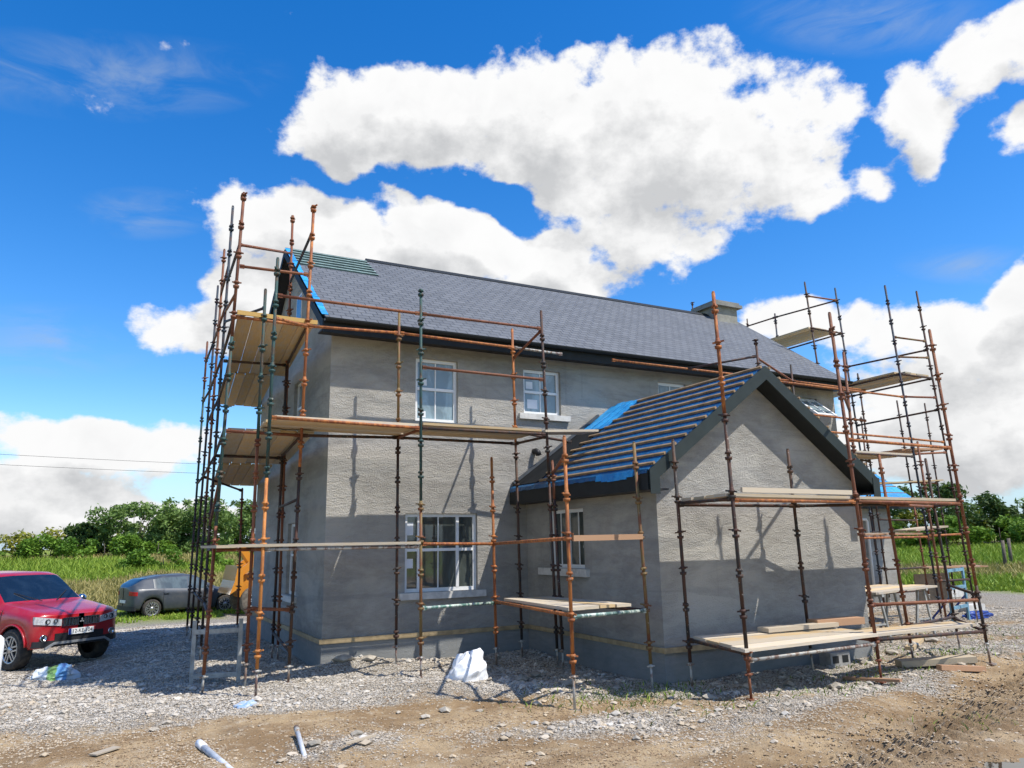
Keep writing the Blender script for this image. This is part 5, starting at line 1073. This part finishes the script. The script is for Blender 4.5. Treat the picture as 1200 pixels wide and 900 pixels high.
# overhead cables
for i, (dz, l) in enumerate(((0, 'upper black overhead cable crossing the sky at far left'), (-.75, 'lower black overhead cable crossing the sky at far left'))):
    x = np.linspace(-45, 70, 60); m = MB(); m.tube([(a, 66-.03*a, 8.6+dz-.008*a+.0006*(a-12)**2) for a in x], .013, 'cable_black', 5); tag(m.build('overhead_cable'), l, 'cable', 'overhead cables')
for i, (x, y) in enumerate(((37.6, 21.4), (39.0, 21.9))):
    m = MB(); z = gzf(x, y); m.tube([(x, y, z-.1), (x+.05, y, z+1.35)], [.085, .075], 'post_wood', 8); tag(m.build('fence_post'), ['left of the two timber fence posts in the field at far right', 'right of the two timber fence posts in the field at far right'][i], 'fence post', 'fence posts in the field')

# ---------------------------------------------------------------- vegetation
def leaves(C, size, r, up=.3):
    """one bent leaf (two triangles folded along the rib) per centre"""
    n = len(C); d = r.normal(size=(n, 3)); d[:, 2] = d[:, 2]*.6+up; d /= np.linalg.norm(d, axis=1, keepdims=True)
    e = r.normal(size=(n, 3)); e -= d*(e*d).sum(1, keepdims=True); e /= np.linalg.norm(e, axis=1, keepdims=True)
    s = size*r.uniform(.6, 1.35, n)[:, None]
    P = np.stack([C-d*s, C+e*s*.42, C+d*s, C-e*s*.42], 1).reshape(-1, 3); I = np.arange(n)[:, None]*4
    return P, np.concatenate([I+np.array([0, 1, 2]), I+np.array([0, 2, 3])])
def clump_points(n, blobs, r, shell=.55):
    """points spread in and near the surface of many small clumps"""
    B = np.array(blobs); w = (B[:, 3]**2); k = r.choice(len(B), n, p=w/w.sum()); d = r.normal(size=(n, 3)); d /= np.linalg.norm(d, axis=1, keepdims=True)
    rad = B[k, 3]*(shell+(1-shell)*r.random(n)**.6)*(1+.18*r.normal(size=n)); P = B[k, :3]+d*rad[:, None]*np.array([1, 1, .85]); return P, k
def bush(name, label, cat, group, x, y, w_, h_, n, leaf, mat, seed, trunk=True, crownbase=.12, nb=26, d_=None):
    r = np.random.default_rng(seed); z = gzf(x, y)+float(yard_edge(np.array([x]), np.array([y]))[0])*.0; t = thing(name, label, cat, (x, y, z), 0, group); d_ = d_ or w_
    bl = []
    for k in range(nb):
        a = r.uniform(0, 6.28); q = r.random()**.5; hz = r.uniform(crownbase, .88); prof = math.sin(min(1, hz+.25)*math.pi*.62)**.7
        bl.append((q*w_/2*prof*math.cos(a), q*d_/2*prof*math.sin(a), h_*hz, h_*r.uniform(.09, .19)))
    for k in range(7): a = r.uniform(0, 6.28); q = r.random()*.7; bl.append((q*w_/2*math.cos(a), q*d_/2*math.sin(a), h_*r.uniform(.85, 1.0), h_*r.uniform(.05, .09)))
    P, k = clump_points(n, bl, r); P[:, 2] = np.maximum(P[:, 2], .05)
    V, Fi = leaves(P, leaf, r); tone = np.repeat(np.clip(.25+.5*r.random(len(bl))[k]+.25*r.normal(size=n)*.6, 0, 1), 4)
    npmesh('crown', V, Fi, [mat], attrs={'tone': tone}, parent=t)
    if trunk:
        m = MB()
        for j in range(5):
            a = r.uniform(0, 6.28); q = r.uniform(.2, .75); m.tube([(.1*math.cos(a), .1*math.sin(a), -.15), (q*w_*.16*math.cos(a), q*d_*.16*math.sin(a), h_*.35), (q*w_*.36*math.cos(a), q*d_*.36*math.sin(a), h_*.78)], [.05*h_/3, .035*h_/3, .012], 'bark', 6)
        m.build('trunk', t, local=True)
    return t
TG = 'bushes along the field boundary'
L_ = [(2.2, 63, 5.0, 3.9, 'leaf_willow', 'pale green willow bush, leftmost of the tall ones behind the cars'), (4.6, 64.5, 4.2, 3.4, 'leaf_willow', 'rounded willow bush between two taller willows behind the grey car'), (7.0, 63, 5.2, 4.2, 'leaf_willow', 'tallest willow bush, behind the grey car and next to the scaffold'), (10.2, 64, 5.0, 3.9, 'leaf_willow', 'willow bush seen through the left gable scaffold poles'),
      (13.6, 63, 5.0, 3.8, 'leaf_dark', 'dark bush mostly hidden by the house at the left gable'), (-.6, 64, 3.0, 2.4, 'leaf_dark', 'small dark bush above the hedge over the red car')]
for i, (x, y, w_, h_, mt, l) in enumerate(L_): bush('bush', l, 'bush', TG, x, y, w_*1.15, h_, 8000, .155, mt, 100+i, nb=46, crownbase=.02)
def hedge(name, label, x0, y0, x1, y1, h_, d_, n, leaf, mat, seed, kind=None, group=None, stem=True):
    r = np.random.default_rng(seed); t = thing(name, label, 'hedge', ((x0+x1)/2, (y0+y1)/2, 0), 0, group); ln = math.hypot(x1-x0, y1-y0); nb = int(ln*h_*2.6); bl = []
    for k in range(nb):
        s = r.random(); o = r.uniform(-.5, .5); z = r.uniform(.15, .92)**.8; x = x0+(x1-x0)*s+o*d_*(y1-y0)/ln; y = y0+(y1-y0)*s-o*d_*(x1-x0)/ln
        bl.append((x-(x0+x1)/2, y-(y0+y1)/2, gzf(x, y)+z*h_*(.9+.2*math.sin(s*40+seed)), .32+.3*r.random()))
    P, k = clump_points(n, bl, r); V, Fi = leaves(P, leaf, r); tone = np.repeat(np.clip(.2+.55*r.random(len(bl))[k]+.15*r.normal(size=n), 0, 1), 4)
    npmesh('foliage', V, Fi, [mat], attrs={'tone': tone}, parent=t)
    if stem:
        for k in range(int(ln/1.6)):
            s = (k+.5)/int(ln/1.6); x = x0+(x1-x0)*s; y = y0+(y1-y0)*s; z = gzf(x, y); m = MB(); m.tube([(x, y, z-.2), (x+r.uniform(-.2, .2), y, z+h_*.75)], [.05, .02], 'bark', 5); m.build('stem', t)
    return t
hedge('hedge', 'long clipped green hedge along the far side of the left field', -22, 60, 4.5, 60.5, 1.45, 1.6, 21000, .13, 'leaf_hedge', 11)
hedge('hedge', 'low bright green hedge in front of the willows behind the cars', 1.2, 52, 14, 51, 1.0, 1.3, 8500, .11, 'leaf_hedge', 12)
hedge('hedge', 'rough yellow flowering hedge top on the bank at far left', -13, 66, 2.0, 66, 1.9, 1.2, 7000, .13, 'leaf_yellow', 13)
hedge('hedge', 'rough bramble hedge along the far side of the right field', 41, 40, 62, 24, 1.7, 3.0, 20000, .15, 'leaf_hedge', 14)
hedge('hedge', 'yellow green bramble hedge in front of the right field trees', 43, 44, 66, 29, 2.4, 2.4, 11000, .15, 'leaf_yellow', 15)
R_ = [(53.5, 34.5, 6.5, 4.3, 'leaf_dark', 'broad dark round headed tree at the far right edge'), (47.5, 37.0, 5.0, 2.8, 'leaf_dark', 'dark bush right of the scaffold in the far hedge'), (57.5, 31.0, 4.0, 2.6, 'leaf_dark', 'dark bush below and right of the broad tree'), (43, 40.5, 5.2, 3.9, 'leaf_dark', 'dark tree seen between the far right scaffold poles'), (39.5, 43.5, 5.5, 4.2, 'leaf_dark', 'tree showing above the low wing roof'), (62, 31, 4, 3.4, 'leaf_willow', 'pale sparse bush at the extreme right edge')]
for i, (x, y, w_, h_, mt, l) in enumerate(R_): bush('tree' if 'tree' in l.split(' behind')[0].split(' of')[0] and 'bush' not in l else 'bush', l, 'bush' if 'bush' in l else 'tree', 'trees and bushes at the right field', x, y, w_*1.15, h_, 5600 if mt == 'leaf_dark' else 1600, .17, mt, 200+i, nb=34, crownbase=.2)
def grass(name, label, x, y, hgt, wd, mats, split, seed, lean=.35):
    r = np.random.default_rng(seed); n = len(x); z = gz(x, y)+0; h = hgt*r.uniform(.5, 1.3, n)*np.interp(np.hypot(x, y), [0, 26, 29, 33, 37], [1, 1, .28, .35, 1] if hgt > .3 else [1]*5); a = r.uniform(0, 6.28, n); l = r.normal(0, lean, (n, 2))*h[:, None]; b = np.stack([x, y, z-.02], -1); w_ = wd*r.uniform(.6, 1.4, n)
    e = np.stack([np.cos(a)*w_, np.sin(a)*w_, np.zeros(n)], -1); tip = b+np.concatenate([l, h[:, None]], 1); mid = b+np.concatenate([l*.35, h[:, None]*.6], 1)
    V = np.stack([b-e, b+e, mid+e*.7, tip, mid-e*.7], 1).reshape(-1, 3); I = np.arange(n)[:, None]*5; F_ = np.concatenate([I+np.array([0, 1, 2]), I+np.array([0, 2, 4]), I+np.array([4, 2, 3])]); mi = np.tile(split.astype(int), 3)
    o = npmesh(name, V, F_, mats, mi=mi, attrs={'tone': np.repeat(np.clip(r.normal(.5, .28, n), 0, 1), 5)}); return tag(o, label, None, None, 'stuff')
def polar_pts(n, az0, az1, d0, d1, seed, pw=1.0):
    r = np.random.default_rng(seed); d = np.exp(r.uniform(math.log(d0), math.log(d1), n)); a = r.uniform(az0, az1, n); return d*np.sin(a), d*np.cos(a)
x, y = polar_pts(82000, -.30, .28, 27, 62, 21); k = np.random.default_rng(1).random(len(x)) < yard_edge(x, y); x, y = x[k], y[k]
d = np.hypot(x, y); sp = (fbm(x, y, .16, 3, 3)+.55*np.exp(-((d-40)/7)**2)-.30*np.exp(-((d-30)/2.5)**2)) > .62
grass('meadow_grass', 'long green and straw coloured meadow grass on the left field', x, y, .42, .035, ['grass_green', 'grass_straw'], sp, 2)
x, y = polar_pts(42000, .86, 1.16, 26, 60, 23); k = np.random.default_rng(2).random(len(x)) < yard_edge(x, y); x, y = x[k], y[k]; d = np.hypot(x, y)
grass('meadow_grass', 'rough green grass with a buff seeding strip on the right field', x, y, .40, .035, ['grass_green', 'grass_straw'], (np.exp(-((d-41)/3.2)**2)+.4*fbm(x, y, .3, 3, 1)) > .78, 3)
r = np.random.default_rng(8); px_ = []; 
for (cx_, cy_, sx_, sy_, n) in ((5.9, 8.75, .5, .35, 260), (7.0, 8.7, .35, .25, 150), (6.9, 7.3, .5, .2, 60), (8.9, 7.4, .6, .3, 90), (11.6, 9.0, 1.2, .5, 260), (12.9, 8.4, .6, .3, 200), (10.2, 7.9, .7, .25, 160), (8.4, 5.6, .4, .3, 70), (16.5, 9.6, 1.2, .7, 240), (6.6, 8.2, .4, .2, 140)):
    px_.append(np.stack([r.normal(cx_, sx_, n), r.normal(cy_, sy_, n)], -1))
px_ = np.concatenate(px_); ok = ~((px_[:, 0] > 7.2) & (px_[:, 1] > 9.0) & (px_[:, 0] < 11.7)); px_ = px_[ok]
grass('weeds', 'scattered green weeds growing in the site dirt', px_[:, 0], px_[:, 1], .085, .008, ['weed', 'grass_green'], np.random.default_rng(3).random(len(px_)) > .6, 4, .7)
